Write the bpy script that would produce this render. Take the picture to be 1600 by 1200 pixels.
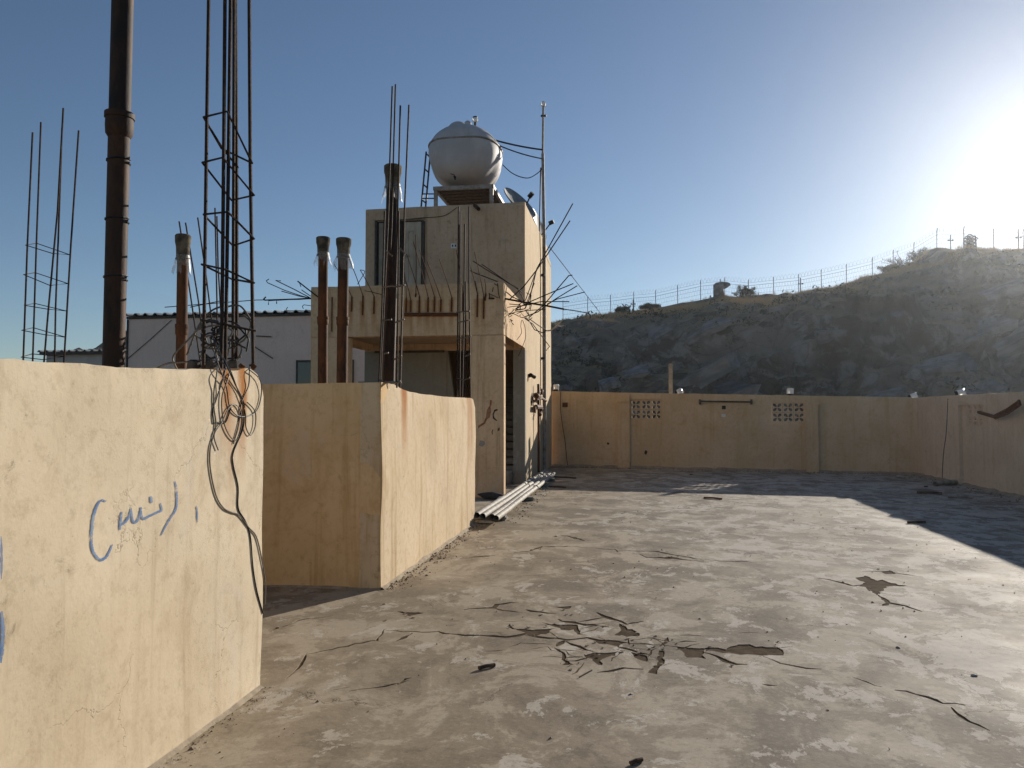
import bpy, bmesh, math, random
from mathutils import Vector, noise, geometry, Matrix
random.seed(7)
R = math.radians
scene = bpy.context.scene
for o in list(bpy.data.objects): bpy.data.objects.remove(o)

# ------------------------------------------------------------------ camera
EYE = 1.55; FPX = 1230.0; YAW = R(8.55); PITCH = R(2.24)
cam_d = bpy.data.cameras.new('camera'); cam = bpy.data.objects.new('camera', cam_d)
scene.collection.objects.link(cam)
cam_d.sensor_width = 36; cam_d.lens = 36*FPX/1600; cam_d.clip_start = .05; cam_d.clip_end = 3000
cam.location = (0, 0, EYE); cam.rotation_euler = (R(90)+PITCH, 0, YAW)
scene.camera = cam
# ------------------------------------------------------------------ sky, sun, exposure
SUN_AZ = R(28.0); SUN_EL = R(15.8)          # azimuth measured from +Y towards +X
world = bpy.data.worlds.new('World'); scene.world = world; world.use_nodes = True
wn = world.node_tree.nodes; wl = world.node_tree.links
sky = wn.new('ShaderNodeTexSky'); sky.sky_type = 'NISHITA'; sky.sun_disc = False
sky.sun_elevation = SUN_EL; sky.sun_rotation = SUN_AZ
sky.altitude = 1500; sky.air_density = 1.0; sky.dust_density = 0.68; sky.ozone_density = 2.2
wl.new(sky.outputs[0], wn['Background'].inputs[0]); wn['Background'].inputs[1].default_value = 0.057
sun_d = bpy.data.lights.new('sun', 'SUN'); sun = bpy.data.objects.new('sun', sun_d)
scene.collection.objects.link(sun)
sdir = Vector((math.sin(SUN_AZ)*math.cos(SUN_EL), math.cos(SUN_AZ)*math.cos(SUN_EL), math.sin(SUN_EL)))
sun.rotation_euler = (-sdir).to_track_quat('-Z', 'Y').to_euler(); sun.location = sdir*50
sun_d.energy = 3.8; sun_d.angle = R(.5); sun_d.color = (1, .92, .80)
vs = scene.view_settings; vs.view_transform = 'Standard'; vs.look = 'None'; vs.gamma = 1; vs.use_curve_mapping = False
vs.exposure = 0.66
scene.cycles.max_bounces = 8; scene.cycles.diffuse_bounces = 4; scene.cycles.volume_bounces = 0
scene.cycles.use_denoising = True

# ------------------------------------------------------------------ survey helpers: a sight line of the camera cut with a real plane
HD = Vector((-math.sin(YAW), math.cos(YAW), 0))
FW = HD*math.cos(PITCH)+Vector((0, 0, math.sin(PITCH))); RT = Vector((math.cos(YAW), math.sin(YAW), 0)); UP = RT.cross(FW)
C0 = Vector((0, 0, EYE))
def ray(u, v): return FW+RT*((u-800)/FPX)+UP*((600-v)/FPX)
def pZ(u, v, z=0): d = ray(u, v); return C0+d*((z-EYE)/d.z)
def pY(u, v, Y): d = ray(u, v); return C0+d*(Y/d.y)
def pX(u, v, X): d = ray(u, v); return C0+d*(X/d.x)
def fbm(p, o=4): return noise.fractal(Vector(p), 1.0, 2.0, o)

# ------------------------------------------------------------------ object helpers
COL = scene.collection
def setp(o, label=None, cat=None, group=None, kind=None):
    if label: o['label'] = label
    if cat: o['category'] = cat
    if group: o['group'] = group
    if kind: o['kind'] = kind
    return o
def thing(name, loc, label, cat, group=None):
    o = bpy.data.objects.new(name, None); COL.objects.link(o); o.location = loc; o.empty_display_size = .1
    return setp(o, label, cat, group)
class MB:
    def __init__(s): s.v = []; s.f = []; s.m = []; s.uv = None
    def add(s, vs, fs, mi=0):
        b = len(s.v); s.v += [Vector(p) for p in vs]; s.f += [tuple(b+i for i in f) for f in fs]; s.m += [mi]*len(fs); return s
    def box(s, x0, x1, y0, y1, z0, z1, mi=0, M=None, bev=0):
        if bev:
            bm = bmesh.new(); bmesh.ops.create_cube(bm, size=1)
            for w in bm.verts: w.co = Vector(((x0+x1)/2+w.co.x*(x1-x0), (y0+y1)/2+w.co.y*(y1-y0), (z0+z1)/2+w.co.z*(z1-z0)))
            bmesh.ops.bevel(bm, geom=bm.edges[:], offset=bev, segments=2, affect='EDGES')
            bm.verts.index_update(); vs = [w.co.copy() for w in bm.verts]; fs = [tuple(w.index for w in f.verts) for f in bm.faces]; bm.free()
        else:
            vs = [Vector((x, y, z)) for z in (z0, z1) for y in (y0, y1) for x in (x0, x1)]
            fs = [(0, 2, 3, 1), (4, 5, 7, 6), (0, 1, 5, 4), (2, 6, 7, 3), (0, 4, 6, 2), (1, 3, 7, 5)]
        if M: vs = [M @ p for p in vs]
        return s.add(vs, fs, mi)
    def tube(s, pts, r, n=8, cap=True, mi=0):
        pts = [Vector(p) for p in pts]; k = len(pts); rs = r if isinstance(r, (list, tuple)) else [r]*k
        vs = []; fs = []; prev = None
        for i in range(k):
            t = (pts[min(i+1, k-1)]-pts[max(i-1, 0)])
            t = t.normalized() if t.length > 1e-9 else Vector((0, 0, 1))
            if prev is None:
                a = Vector((0, 0, 1)) if abs(t.z) < .9 else Vector((1, 0, 0)); nn = t.cross(a).normalized()
            else:
                nn = (prev-t*prev.dot(t)); nn = nn.normalized() if nn.length > 1e-6 else t.orthogonal().normalized()
            prev = nn; bb = t.cross(nn)
            for j in range(n):
                a = 2*math.pi*j/n; vs.append(pts[i]+(nn*math.cos(a)+bb*math.sin(a))*rs[i])
        for i in range(k-1):
            for j in range(n):
                fs.append((i*n+j, i*n+(j+1) % n, (i+1)*n+(j+1) % n, (i+1)*n+j))
        if cap: fs.append(tuple(range(n))[::-1]); fs.append(tuple((k-1)*n+j for j in range(n)))
        return s.add(vs, fs, mi)
    def lathe(s, prof, c, axis=Vector((0, 0, 1)), n=16, mi=0, cap=True):
        c = Vector(c); axis = Vector(axis).normalized()
        return s.tube([c+axis*h for _, h in prof], [max(r, 1e-4) for r, _ in prof], n, cap, mi) if all(prof[i][1] <= prof[i+1][1] for i in range(len(prof)-1)) else s
    def build(s, name, mats, parent=None, smooth=False, loc=None, autos=None):
        me = bpy.data.meshes.new(name)
        off = Vector(loc) if loc is not None else (parent_world(parent) if parent else Vector((0, 0, 0)))
        me.from_pydata([tuple(p-off) for p in s.v], [], s.f)
        mats = mats if isinstance(mats, (list, tuple)) else [mats]
        for m in mats: me.materials.append(m)
        if any(s.m): me.polygons.foreach_set('material_index', s.m)
        if smooth: me.polygons.foreach_set('use_smooth', [True]*len(me.polygons))
        me.update()
        o = bpy.data.objects.new(name, me); COL.objects.link(o)
        if parent: o.parent = parent
        if loc is not None: o.location = off-(parent_world(parent) if parent else Vector((0, 0, 0)))
        if autos:
            try: me.set_sharp_from_angle(angle=R(autos)); me.polygons.foreach_set('use_smooth', [True]*len(me.polygons))
            except Exception: pass
        return o
def parent_world(o):
    w = Vector((0, 0, 0))
    while o: w += o.location; o = o.parent
    return w
def smooth_path(pts, n=6):
    pts = [Vector(p) for p in pts]; out = []
    for i in range(len(pts)-1):
        p0 = pts[max(i-1, 0)]; p1 = pts[i]; p2 = pts[i+1]; p3 = pts[min(i+2, len(pts)-1)]
        for k in range(n):
            t = k/n; out.append(.5*((2*p1)+(p2-p0)*t+(2*p0-5*p1+4*p2-p3)*t*t+(3*p1-p0-3*p2+p3)*t**3))
    out.append(pts[-1]); return out

# ------------------------------------------------------------------ materials
class NT:
    def __init__(s, name):
        s.mat = bpy.data.materials.new(name); s.mat.use_nodes = True; s.t = s.mat.node_tree; s.n = s.t.nodes; s.l = s.t.links
        s.b = s.n['Principled BSDF']; s.b.inputs['Roughness'].default_value = .85; s.b.inputs['Specular IOR Level'].default_value = .3
        s.out = s.n['Material Output']
    def new(s, typ, ins=None, **kw):
        n = s.n.new(typ)
        for k, v in kw.items(): setattr(n, k, v)
        for k, v in (ins or {}).items():
            if isinstance(v, bpy.types.NodeSocket): s.l.new(v, n.inputs[k])
            else: n.inputs[k].default_value = v
        return n
    def pos(s): return s.new('ShaderNodeNewGeometry').outputs['Position']
    def obj(s): return s.new('ShaderNodeTexCoord').outputs['Object']
    def sc(s, vec, x, y=None, z=None):
        return s.new('ShaderNodeVectorMath', {0: vec, 1: (x, x if y is None else y, x if z is None else z)}, operation='MULTIPLY').outputs[0]
    def noise(s, vec, scale=1, detail=5, rough=.6, dist=0):
        return s.new('ShaderNodeTexNoise', {'Vector': vec, 'Scale': scale, 'Detail': detail, 'Roughness': rough, 'Distortion': dist}).outputs[0]
    def ramp(s, fac, a, b): # smooth 0..1 between a and b
        n = s.new('ShaderNodeMapRange', {0: fac, 1: a, 2: b, 3: 0.0, 4: 1.0}, interpolation_type='SMOOTHSTEP'); return n.outputs[0]
    def m(s, op, a, b=0.0): return s.new('ShaderNodeMath', {0: a, 1: b}, operation=op).outputs[0]
    def mix(s, fac, a, b, blend='MIX'):
        n = s.n.new('ShaderNodeMix'); n.data_type = 'RGBA'; n.blend_type = blend
        for i, v in ((0, fac), (6, a), (7, b)):
            if isinstance(v, bpy.types.NodeSocket): s.l.new(v, n.inputs[i])
            else: n.inputs[i].default_value = v if i == 0 else (*v[:3], 1)
        return n.outputs[2]
    def xyz(s, vec): return s.new('ShaderNodeSeparateXYZ', {0: vec}).outputs
    def bump(s, h, strength=.3, dist=.01):
        n = s.new('ShaderNodeBump', {'Strength': strength, 'Distance': dist, 'Height': h}); s.l.new(n.outputs[0], s.b.inputs['Normal'])
    def col(s, c):
        if isinstance(c, bpy.types.NodeSocket): s.l.new(c, s.b.inputs['Base Color'])
        else: s.b.inputs['Base Color'].default_value = (*c[:3], 1)
    def rough(s, r):
        if isinstance(r, bpy.types.NodeSocket): s.l.new(r, s.b.inputs['Roughness'])
        else: s.b.inputs['Roughness'].default_value = r

def plaster(name, light, mid, dark, streak=.5, mildew=.3, crack=.5, rust=(), rustcol=(.34, .13, .025), axis=1, seed=0.0):
    t = NT(name); p0 = t.pos(); p = t.new('ShaderNodeVectorMath', {0: p0, 1: (seed, seed*1.7, seed*.6)}, operation='ADD').outputs[0]
    c = t.mix(t.ramp(t.noise(p, .9, 6, .62, .4), .32, .68), mid, light)
    c = t.mix(t.m('MULTIPLY', t.ramp(t.noise(p, 2.6, 5, .7, .8), .52, .75), .55), c, dark)
    st = t.noise(t.sc(p, 7, 7, .45), 1, 6, .65, .25)
    c = t.mix(t.m('MULTIPLY', t.ramp(st, .50, .72), streak), c, dark)
    st2 = t.noise(t.sc(p, 16, 16, .8), 1, 4, .6)
    c = t.mix(t.m('MULTIPLY', t.ramp(st2, .48, .75), streak*.5), c, light)
    md = t.m('MULTIPLY', t.ramp(t.noise(p, 7, 9, .78, .5), .56, .74), t.ramp(t.noise(p, 1.1, 3), .42, .62))
    c = t.mix(t.m('MULTIPLY', md, mildew), c, (.10, .08, .055))
    sp = t.ramp(t.noise(p, 46, 4, .7), .63, .72)
    c = t.mix(t.m('MULTIPLY', sp, .35*min(1, mildew*2)), c, (.16, .12, .08))
    gr = t.noise(p, 14, 8, .75)
    c = t.mix(t.m('MULTIPLY', t.ramp(gr, .48, .66), .38), c, dark)
    ch = t.ramp(t.noise(t.sc(p, 1, 1, .7), 1.7, 7, .66, .8), .60, .66)      # chalky worn-through patches
    c = t.mix(t.m('MULTIPLY', ch, .22), c, (.55, .50, .44))
    # hairline cracks
    dv = t.new('ShaderNodeTexNoise', {'Vector': p, 'Scale': 2.2, 'Detail': 6.0, 'Roughness': .65}).outputs[1]
    pw = t.new('ShaderNodeVectorMath', {0: p, 1: t.sc(dv, .55)}, operation='ADD').outputs[0]
    vo = t.new('ShaderNodeTexVoronoi', {'Vector': pw, 'Scale': 1.25}, feature='DISTANCE_TO_EDGE').outputs[0]
    ck = t.m('MULTIPLY', t.m('SUBTRACT', 1.0, t.ramp(vo, .0, .0045)), t.ramp(t.noise(p, 1.4, 3), .50, .60))
    c = t.mix(t.m('MULTIPLY', t.m('MULTIPLY', ck, t.noise(p, 3, 3)), crack), c, (.16, .115, .07))
    if rust:
        X = t.xyz(p0)
        wob = t.m('MULTIPLY', t.m('SUBTRACT', t.noise(p, 5, 4), .5), .05)
        for (cc, w, zt, ln, am) in rust:
            d = t.m('ABSOLUTE', t.m('SUBTRACT', t.m('ADD', X[axis], wob), cc))
            k = t.m('SUBTRACT', 1.0, t.ramp(d, w*.25, w))
            z = t.m('MULTIPLY', t.ramp(X[2], zt-ln, zt-ln*.15), t.m('SUBTRACT', 1.0, t.ramp(X[2], zt, zt+.05)))
            nz = t.ramp(t.noise(t.sc(p, 9, 9, 1.2), 1, 5, .7), .18, .48)
            k = t.m('MULTIPLY', t.m('MULTIPLY', k, z), t.m('MULTIPLY', nz, am))
            c = t.mix(k, c, rustcol)
    t.col(c)
    h = t.m('ADD', t.m('MULTIPLY', t.noise(p, 2.5, 3, .5), .7), t.m('MULTIPLY', t.noise(p, 40, 7, .72), .22))
    h = t.m('SUBTRACT', h, t.m('MULTIPLY', ck, .35))
    t.bump(h, .5, .012); t.rough(.9); t.b.inputs['Specular IOR Level'].default_value = .2
    return t.mat
def simple(name, c1, c2, scale=8, rough=.8, metal=0, bump=.15, spec=.3, stretch=None, thr=(.35, .65)):
    t = NT(name); p = t.obj()
    if stretch: p = t.sc(p, *stretch)
    n = t.noise(p, scale, 6, .65, .3)
    t.col(t.mix(t.ramp(n, *thr), c1, c2)); t.rough(rough); t.b.inputs['Metallic'].default_value = metal
    t.b.inputs['Specular IOR Level'].default_value = spec
    if bump: t.bump(t.noise(p, scale*3, 5, .65), bump, .01)
    return t.mat

yA = lambda u, v: pX(u, v, -2.09).y
CRL, CRM, CRD = (.66, .49, .29), (.57, .40, .215), (.36, .235, .115)
M = {}
M['plA'] = plaster('plaster_cream', (.645, .545, .40), (.565, .46, .318), (.39, .295, .19), .65, 1.0, .8,
    rust=[(yA(353, 640), .07, 1.85, .62, 1.0), (yA(379, 640), .075, 1.85, .75, 1.0), (yA(362, 700), .06, 1.7, .9, .35)], seed=3.1)
M['plB'] = plaster('plaster_ochre', (.625, .50, .345), (.555, .425, .27), (.385, .255, .125), .8, .75, .5,
    rust=[(pX(632, 660, -2.2).y, .16, 1.95, 1.0, 1.0), (pX(735, 660, -2.2).y, .25, 1.85, 1.3, .6)], seed=11.7)
M['plBF'] = plaster('plaster_ochre_front', (.70, .505, .295), (.62, .43, .23), (.46, .285, .125), .8, .5, .4, seed=14.2)
M['plT'] = plaster('plaster_tower', (.74, .53, .33), (.62, .43, .255), (.40, .255, .14), .8, .6, .3, seed=21.3)
M['plU'] = plaster('plaster_tower_upper', (.60, .435, .29), (.49, .345, .22), (.32, .215, .13), .75, .8, .35, seed=27.3)
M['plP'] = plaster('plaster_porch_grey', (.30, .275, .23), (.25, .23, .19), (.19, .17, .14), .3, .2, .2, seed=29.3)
M['fill'] = simple('cement_fillet', (.40, .33, .24), (.27, .22, .16), 8, .95, 0, .5)
M['plF'] = plaster('plaster_far', (.70, .515, .33), (.58, .415, .245), (.48, .275, .115), .5, .5, .3, seed=33.3)
M['plR'] = plaster('plaster_right', (.70, .56, .41), (.60, .46, .32), (.48, .34, .21), .45, .35, .3, seed=41.9)
M['pink'] = plaster('paint_pink', (.84, .64, .53), (.78, .585, .475), (.62, .46, .37), .25, .1, .2, seed=5.5)
M['white_house'] = plaster('paint_grey', (.5, .47, .43), (.42, .4, .37), (.32, .3, .28), .25, .1, .1, seed=8.5)
M['rebar'] = simple('rebar_steel', (.022, .017, .014), (.07, .036, .02), 30, .75, .3, .3)
M['rebar_rust'] = simple('rebar_rust', (.09, .035, .016), (.16, .065, .025), 22, .85, .1, .3)
M['stirrup'] = simple('stirrup_steel', (.12, .085, .06), (.25, .2, .15), 14, .7, .3, .1)
M['wire'] = simple('black_cable', (.012, .011, .010), (.035, .03, .026), 10, .6, 0, .05)
M['wire_grey'] = simple('grey_cable', (.09, .08, .065), (.16, .14, .115), 10, .6, 0, .05)
M['pipe_rust'] = simple('pipe_rust', (.035, .02, .014), (.17, .065, .022), 6, .8, .1, .35, stretch=(1, 1, .35))
M['pipe_dark'] = simple('pipe_dark', (.022, .015, .012), (.10, .043, .018), 5, .7, .1, .3, stretch=(1, 1, .4))
M['pipe_bell'] = simple('pipe_bell_grime', (.05, .045, .035), (.17, .14, .10), 12, .95, 0, .5)
M['pvc'] = simple('pvc_grey', (.42, .39, .34), (.25, .22, .18), 5, .7, 0, .05)
M['white_paint'] = simple('white_paint', (.74, .73, .70), (.55, .53, .5), 6, .5, 0, .05)
M['metal'] = simple('painted_steel', (.34, .31, .28), (.2, .16, .12), 9, .6, .2, .1)
M['metal_dark'] = simple('dark_steel', (.05, .044, .038), (.10, .08, .065), 9, .6, .3, .1)
M['concrete'] = simple('raw_concrete', (.30, .285, .26), (.2, .19, .17), 6, .92, 0, .4)
M['mortar'] = simple('mortar_bed', (.075, .052, .032), (.125, .09, .058), 9, 1.0, 0, .6, .03)
M['door'] = simple('door_grey', (.50, .43, .33), (.38, .31, .225), 5, .95, 0, .1, stretch=(1, 1, .4))
M['door2'] = simple('door_dark', (.26, .22, .165), (.35, .29, .22), 4, .95, 0, .1)
M['dark'] = simple('near_black', (.025, .02, .016), (.05, .04, .03), 9, .95, 0, .2)  # near-black; stands in for shade inside holes, also colours a dark lump
M['brown_box'] = simple('rust_box', (.09, .04, .02), (.15, .08, .04), 20, .8, 0, .2)
M['corr'] = simple('corrugated_steel', (.42, .42, .42), (.2, .18, .16), 3, .45, .6, .05)
M['brick'] = simple('brick_red', (.30, .12, .06), (.2, .09, .05), 15, .95, 0, .5)
M['wood'] = simple('weathered_stick', (.07, .045, .03), (.13, .09, .06), 15, .9, 0, .3)
M['cloth'] = simple('dirty_cloth', (.035, .03, .028), (.1, .09, .08), 12, .95, 0, .6)
M['light_bit'] = simple('plaster_bit', (.55, .51, .45), (.42, .37, .31), 15, .9, 0, .3)
M['beige_wire'] = simple('beige_conduit', (.55, .48, .38), (.42, .35, .27), 15, .7, 0, .1)
M['dish'] = simple('dish_grey', (.24, .25, .25), (.17, .175, .175), 4, .5, .1, .03)

t = NT('tank_fibreglass'); p = t.obj()
c = t.mix(t.ramp(t.noise(p, 1.6, 5, .6), .35, .65), (.50, .48, .475), (.41, .39, .39))
c = t.mix(t.m('MULTIPLY', t.ramp(t.noise(t.sc(p, 6, 6, .6), 1, 5, .7), .55, .75), .4), c, (.27, .24, .215))
t.col(c); t.rough(.62); t.b.inputs['Specular IOR Level'].default_value = .2; t.bump(t.noise(p, 2.5, 3), .12, .03); M['tank'] = t.mat

t = NT('clear_plastic'); t.col((.48, .45, .39)); t.rough(.45); t.b.inputs['Alpha'].default_value = .32
t.b.inputs['Transmission Weight'].default_value = .2; M['plastic'] = t.mat
t = NT('lamp_glass'); t.col((.9, .88, .84)); t.rough(.18); t.b.inputs['Subsurface Weight'].default_value = .5; t.b.inputs['Subsurface Radius'].default_value = (.05, .05, .05)
t.b.inputs['Transmission Weight'].default_value = .25; M['lamp'] = t.mat
t = NT('window_glass'); t.col((.03, .035, .04)); t.rough(.12); t.b.inputs['Specular IOR Level'].default_value = .6; M['glass'] = t.mat

# spray paint: soft ragged edge from the stroke's own UV
t = NT('spray_paint'); p = t.pos()
uvx = t.xyz(t.new('ShaderNodeUVMap').outputs[0])
e = t.m('SUBTRACT', 1.0, t.m('ABSOLUTE', t.m('SUBTRACT', t.m('MULTIPLY', uvx[0], 2.0), 1.0)))
a = t.ramp(t.m('ADD', t.m('MULTIPLY', e, 1.3), t.m('MULTIPLY', t.m('SUBTRACT', t.noise(p, 70, 5, .75), .5), 1.6)), .25, .75)
a = t.m('MULTIPLY', a, t.ramp(t.noise(p, 22, 4, .7), .22, .5))
t.col(t.mix(t.ramp(t.noise(p, 12, 4), .4, .65), (.07, .16, .36), (.16, .25, .40)))
t.l.new(t.m('MULTIPLY', a, .88), t.b.inputs['Alpha']); t.rough(.8); M['spray'] = t.mat

# floor screed
t = NT('screed'); p = t.pos()
# trowelled cement: broad tone, swept patches, chalky residue
sw = t.sc(p, 1.0, 1.25, 1)
n1 = t.noise(sw, .55, 7, .62, .5)
c = t.mix(t.ramp(n1, .35, .66), (.235, .192, .142), (.375, .312, .232))
n2 = t.noise(t.new('ShaderNodeVectorRotate', {'Vector': t.sc(p, 1.0, .8, 1), 'Angle': .25}, rotation_type='Z_AXIS').outputs[0], 1.7, 10, .74, .4)
c = t.mix(t.m('MULTIPLY', t.ramp(n2, .495, .555), .78), c, (.52, .445, .345))
c = t.mix(t.m('MULTIPLY', t.ramp(n2, .475, .40), .78), c, (.175, .146, .112))
n3 = t.noise(t.sc(p, 1.0, .75, 1), 3.1, 11, .74, .35)
X = t.xyz(p)
side = t.ramp(X[0], -1.2, 2.4)                                            # old whitewash survives on the right half of the roof
bias = t.m('ADD', t.m('MULTIPLY', side, .075), t.m('MULTIPLY', t.m('SUBTRACT', t.noise(p, .6, 4, .6, .5), .5), .35))
k = t.m('MULTIPLY', t.ramp(t.m('ADD', n3, bias), .585, .605), .8)
c = t.mix(k, c, (.62, .56, .48))
c = t.mix(t.m('MULTIPLY', side, .22), c, (.27, .245, .22))
c = t.mix(t.m('MULTIPLY', t.ramp(t.noise(p, 18, 8, .78), .46, .66), .30), c, (.15, .122, .09))
c = t.mix(t.m('MULTIPLY', t.ramp(t.noise(p, 30, 7, .8, .3), .50, .62), .22), c, (.56, .50, .42))
c = t.mix(t.m('MULTIPLY', t.m('SUBTRACT', 1.0, t.ramp(X[0], -2.0, 1.0)), .35), c, (.29, .225, .145))     # soil-brown wash along the left walls
n4 = t.noise(p, 55, 5, .7)
c = t.mix(t.m('MULTIPLY', t.ramp(n4, .6, .72), .45), c, (.09, .07, .055))
dv = t.new('ShaderNodeTexNoise', {'Vector': p, 'Scale': 1.6, 'Detail': 6.0, 'Roughness': .65}).outputs[1]
pw = t.new('ShaderNodeVectorMath', {0: p, 1: t.sc(dv, .9)}, operation='ADD').outputs[0]
vo = t.new('ShaderNodeTexVoronoi', {'Vector': pw, 'Scale': .8}, feature='DISTANCE_TO_EDGE').outputs[0]
ck = t.m('MULTIPLY', t.m('SUBTRACT', 1.0, t.ramp(vo, .0, .008)), t.ramp(t.noise(p, .9, 3), .5, .58))
c = t.mix(t.m('MULTIPLY', ck, .6), c, (.06, .045, .032))
t.col(c)
h = t.m('ADD', t.m('MULTIPLY', t.noise(p, 2.2, 5, .55), 1.0), t.m('MULTIPLY', t.noise(p, 26, 7, .7), .32))
h = t.m('SUBTRACT', t.m('ADD', h, t.m('MULTIPLY', k, .12)), t.m('MULTIPLY', ck, .3))
t.bump(h, .35, .015); t.rough(t.new('ShaderNodeMapRange', {0: n1, 1: .3, 2: .7, 3: .85, 4: .66}).outputs[0]); t.b.inputs['Specular IOR Level'].default_value = .06
M['screed'] = t.mat

# hill rock
t = NT('hill_rock'); p = t.pos()
c = t.mix(t.ramp(t.noise(p, .09, 7, .62, .6), .40, .60), (.112, .084, .058), (.205, .168, .135))
c = t.mix(t.m('MULTIPLY', t.ramp(t.noise(p, .42, 8, .72, .5), .50, .60), .8), c, (.30, .26, .22))
c = t.mix(t.m('MULTIPLY', t.ramp(t.noise(p, .33, 8, .75, .6), .53, .60), .85), c, (.055, .048, .03))
jv = t.new('ShaderNodeTexVoronoi', {'Vector': t.new('ShaderNodeVectorMath', {0: p, 1: t.sc(t.new('ShaderNodeTexNoise', {'Vector': p, 'Scale': .3, 'Detail': 5.0}).outputs[1], 2.5)}, operation='ADD').outputs[0], 'Scale': .26}, feature='DISTANCE_TO_EDGE').outputs[0]
jk = t.m('SUBTRACT', 1.0, t.ramp(jv, .0, .03))
c = t.mix(t.m('MULTIPLY', jk, .4), c, (.035, .03, .022))                    # dark lines along the joints
nz = t.xyz(t.new('ShaderNodeNewGeometry').outputs['Normal'])[2]
c = t.mix(t.m('MULTIPLY', t.ramp(nz, .72, .93), .7), c, (.30, .22, .125))       # earth and dry growth on the flats
t.col(c); t.rough(.95); t.bump(t.m('ADD', t.noise(p, .9, 9, .72, .4), t.m('MULTIPLY', t.noise(t.sc(p, 1, 1, 3), .35, 6, .6), 1.2)), .7, .4); M['rock'] = t.mat
M['slab'] = simple('granite_slab', (.13, .115, .10), (.27, .25, .23), 1.6, .95, 0, 1.0)
M['earth'] = simple('dry_earth', (.22, .17, .12), (.3, .24, .17), .05, .95, 0, .5)
M['grass'] = simple('dry_grass', (.40, .27, .14), (.50, .36, .20), 3, .9, 0, 0)
M['leaf'] = simple('shrub_leaf', (.085, .075, .035), (.12, .10, .055), 3, .9, 0, 0)
M['bark'] = simple('shrub_bark', (.07, .05, .035), (.11, .085, .06), 5, .95, 0, .2)
M['fence'] = simple('fence_steel', (.10, .10, .10), (.2, .19, .18), 5, .5, .5, 0)

# ================================================================== SETTING
m = MB(); m.add([(-300, -200, -7.5), (320, -200, -7.5), (320, 330, -7.5), (-300, 330, -7.5)], [(0, 1, 2, 3)])
setp(m.build('ground', M['earth']), kind='structure')

# ---- roof slab with a cracked, flaked screed: holes cut in the topping show the mortar bed 7 mm below
root_floor = setp(MB().box(-9, 8.2, -9, 25.2, -7.45, -.03).build('roof_floor', M['mortar']), kind='structure')
polys = []
def z3(L): return [(600+x*.3167, 820+y*.3167) for x, y in L]
def z4(L): return [(1100+x*.3167, 820+y*.3167) for x, y in L]
patches = [z3(L) for L in [
 [(780,483),(870,492),(950,490),(960,515),(975,540),(950,545),(935,520),(880,515),(820,495)],
 [(1160,490),(1200,512),(1250,530),(1270,553),(1200,550),(1130,540),(1170,520)],
 [(650,515),(700,518),(800,515),(840,510),(800,535),(740,545),(690,530)],
 [(980,640),(1060,632),(1160,625),(1120,648),(1070,660),(1080,690),(1050,690),(1020,660)],
 [(1040,572),(1140,568),(1200,578),(1150,597),(1060,592)],
 [(1210,630),(1300,640),(1290,680),(1260,670),(1240,650)],
 [(1360,625),(1390,618),(1380,660),(1370,700),(1340,730),(1310,725),(1320,705),(1350,690)],
 [(1450,605),(1579,610),(1579,660),(1500,655),(1470,630)],
 [(75,425),(150,430),(200,438),(120,447)], [(885,690),(900,672),(935,690)],
 [(820,402),(870,405),(925,398),(915,415),(870,412)], [(1330,160),(1400,158),(1480,166),(1400,172)]]]
patches += [z4(L) for L in [
 [(0,605),(100,612),(210,585),(260,600),(370,605),(390,628),(430,633),(380,640),(290,648),(150,635),(0,622)],
 [(750,262),(800,252),(850,275),(880,272),(960,295),(1000,302),(900,302),(880,325),(860,348),(830,335),(800,310),(760,302),(790,285)],
 [(870,232),(920,226),(950,240),(900,242)]]]
cracks = [(z3(L), w) for L, w in [
 ([(0,517),(100,525),(150,525),(270,530),(400,542),(540,547),(600,555),(660,545),(700,540),(780,552),(900,565),(1000,560),(1100,572),(1200,585),(1330,590),(1450,602),(1579,612)], .022),
 ([(395,420),(420,412),(540,410),(560,395),(620,382),(665,385)], .026), ([(550,412),(590,425),(680,432)], .02),
 ([(700,418),(730,428),(850,437)], .026), ([(860,465),(900,480),(960,490),(1110,505)], .026),
 ([(1050,432),(1100,455),(1160,475),(1200,488),(1280,475)], .024), ([(890,570),(930,590),(1020,625),(1080,640)], .024),
 ([(840,605),(880,635),(890,660),(920,688)], .02), ([(890,570),(850,600)], .02), ([(785,650),(890,655),(980,650)], .014),
 ([(1050,728),(1120,720),(1180,710),(1280,712)], .024), ([(620,490),(610,500),(640,512),(700,520)], .014),
 ([(420,160),(550,152)], .03), ([(640,138),(720,128),(780,108),(970,106)], .024), ([(870,50),(920,58),(990,80)], .03),
 ([(1040,118),(1140,122),(1160,135)], .02), ([(1160,128),(1330,130),(1470,155),(1579,175)], .024),
 ([(1260,145),(1300,160),(1400,165),(1579,180)], .03), ([(0,788),(70,790),(100,765),(135,755)], .012),
 ([(55,575),(90,560),(140,535)], .02), ([(1150,600),(1240,625),(1310,640)], .02), ([(690,545),(740,548),(800,530)], .016),
 ([(1360,600),(1390,580),(1400,555)], .02), ([(1460,545),(1579,550)], .016), ([(-170,800),(-250,815)], .01)]]
cracks += [(z4(L), w) for L, w in [
 ([(560,265),(620,270),(680,285),(740,302),(800,295)], .024), ([(860,345),(910,385),(990,400),(1075,428)], .026),
 ([(910,385),(880,400)], .028), ([(780,230),(900,232),(1000,245),(1080,258)], .02), ([(290,648),(340,665),(420,695),(500,708),(580,712)], .016),
 ([(940,815),(990,820),(1090,845),(1180,878),(1290,890)], .018), ([(1220,900),(1250,930),(1310,970),(1410,1015)], .014),
 ([(730,750),(800,775),(880,800)], .008), ([(0,630),(60,650),(110,670),(160,690),(215,688)], .024), ([(0,170),(100,180),(180,180),(260,188)], .02),
 ([(285,785),(320,795),(360,793)], .014)]]
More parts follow.
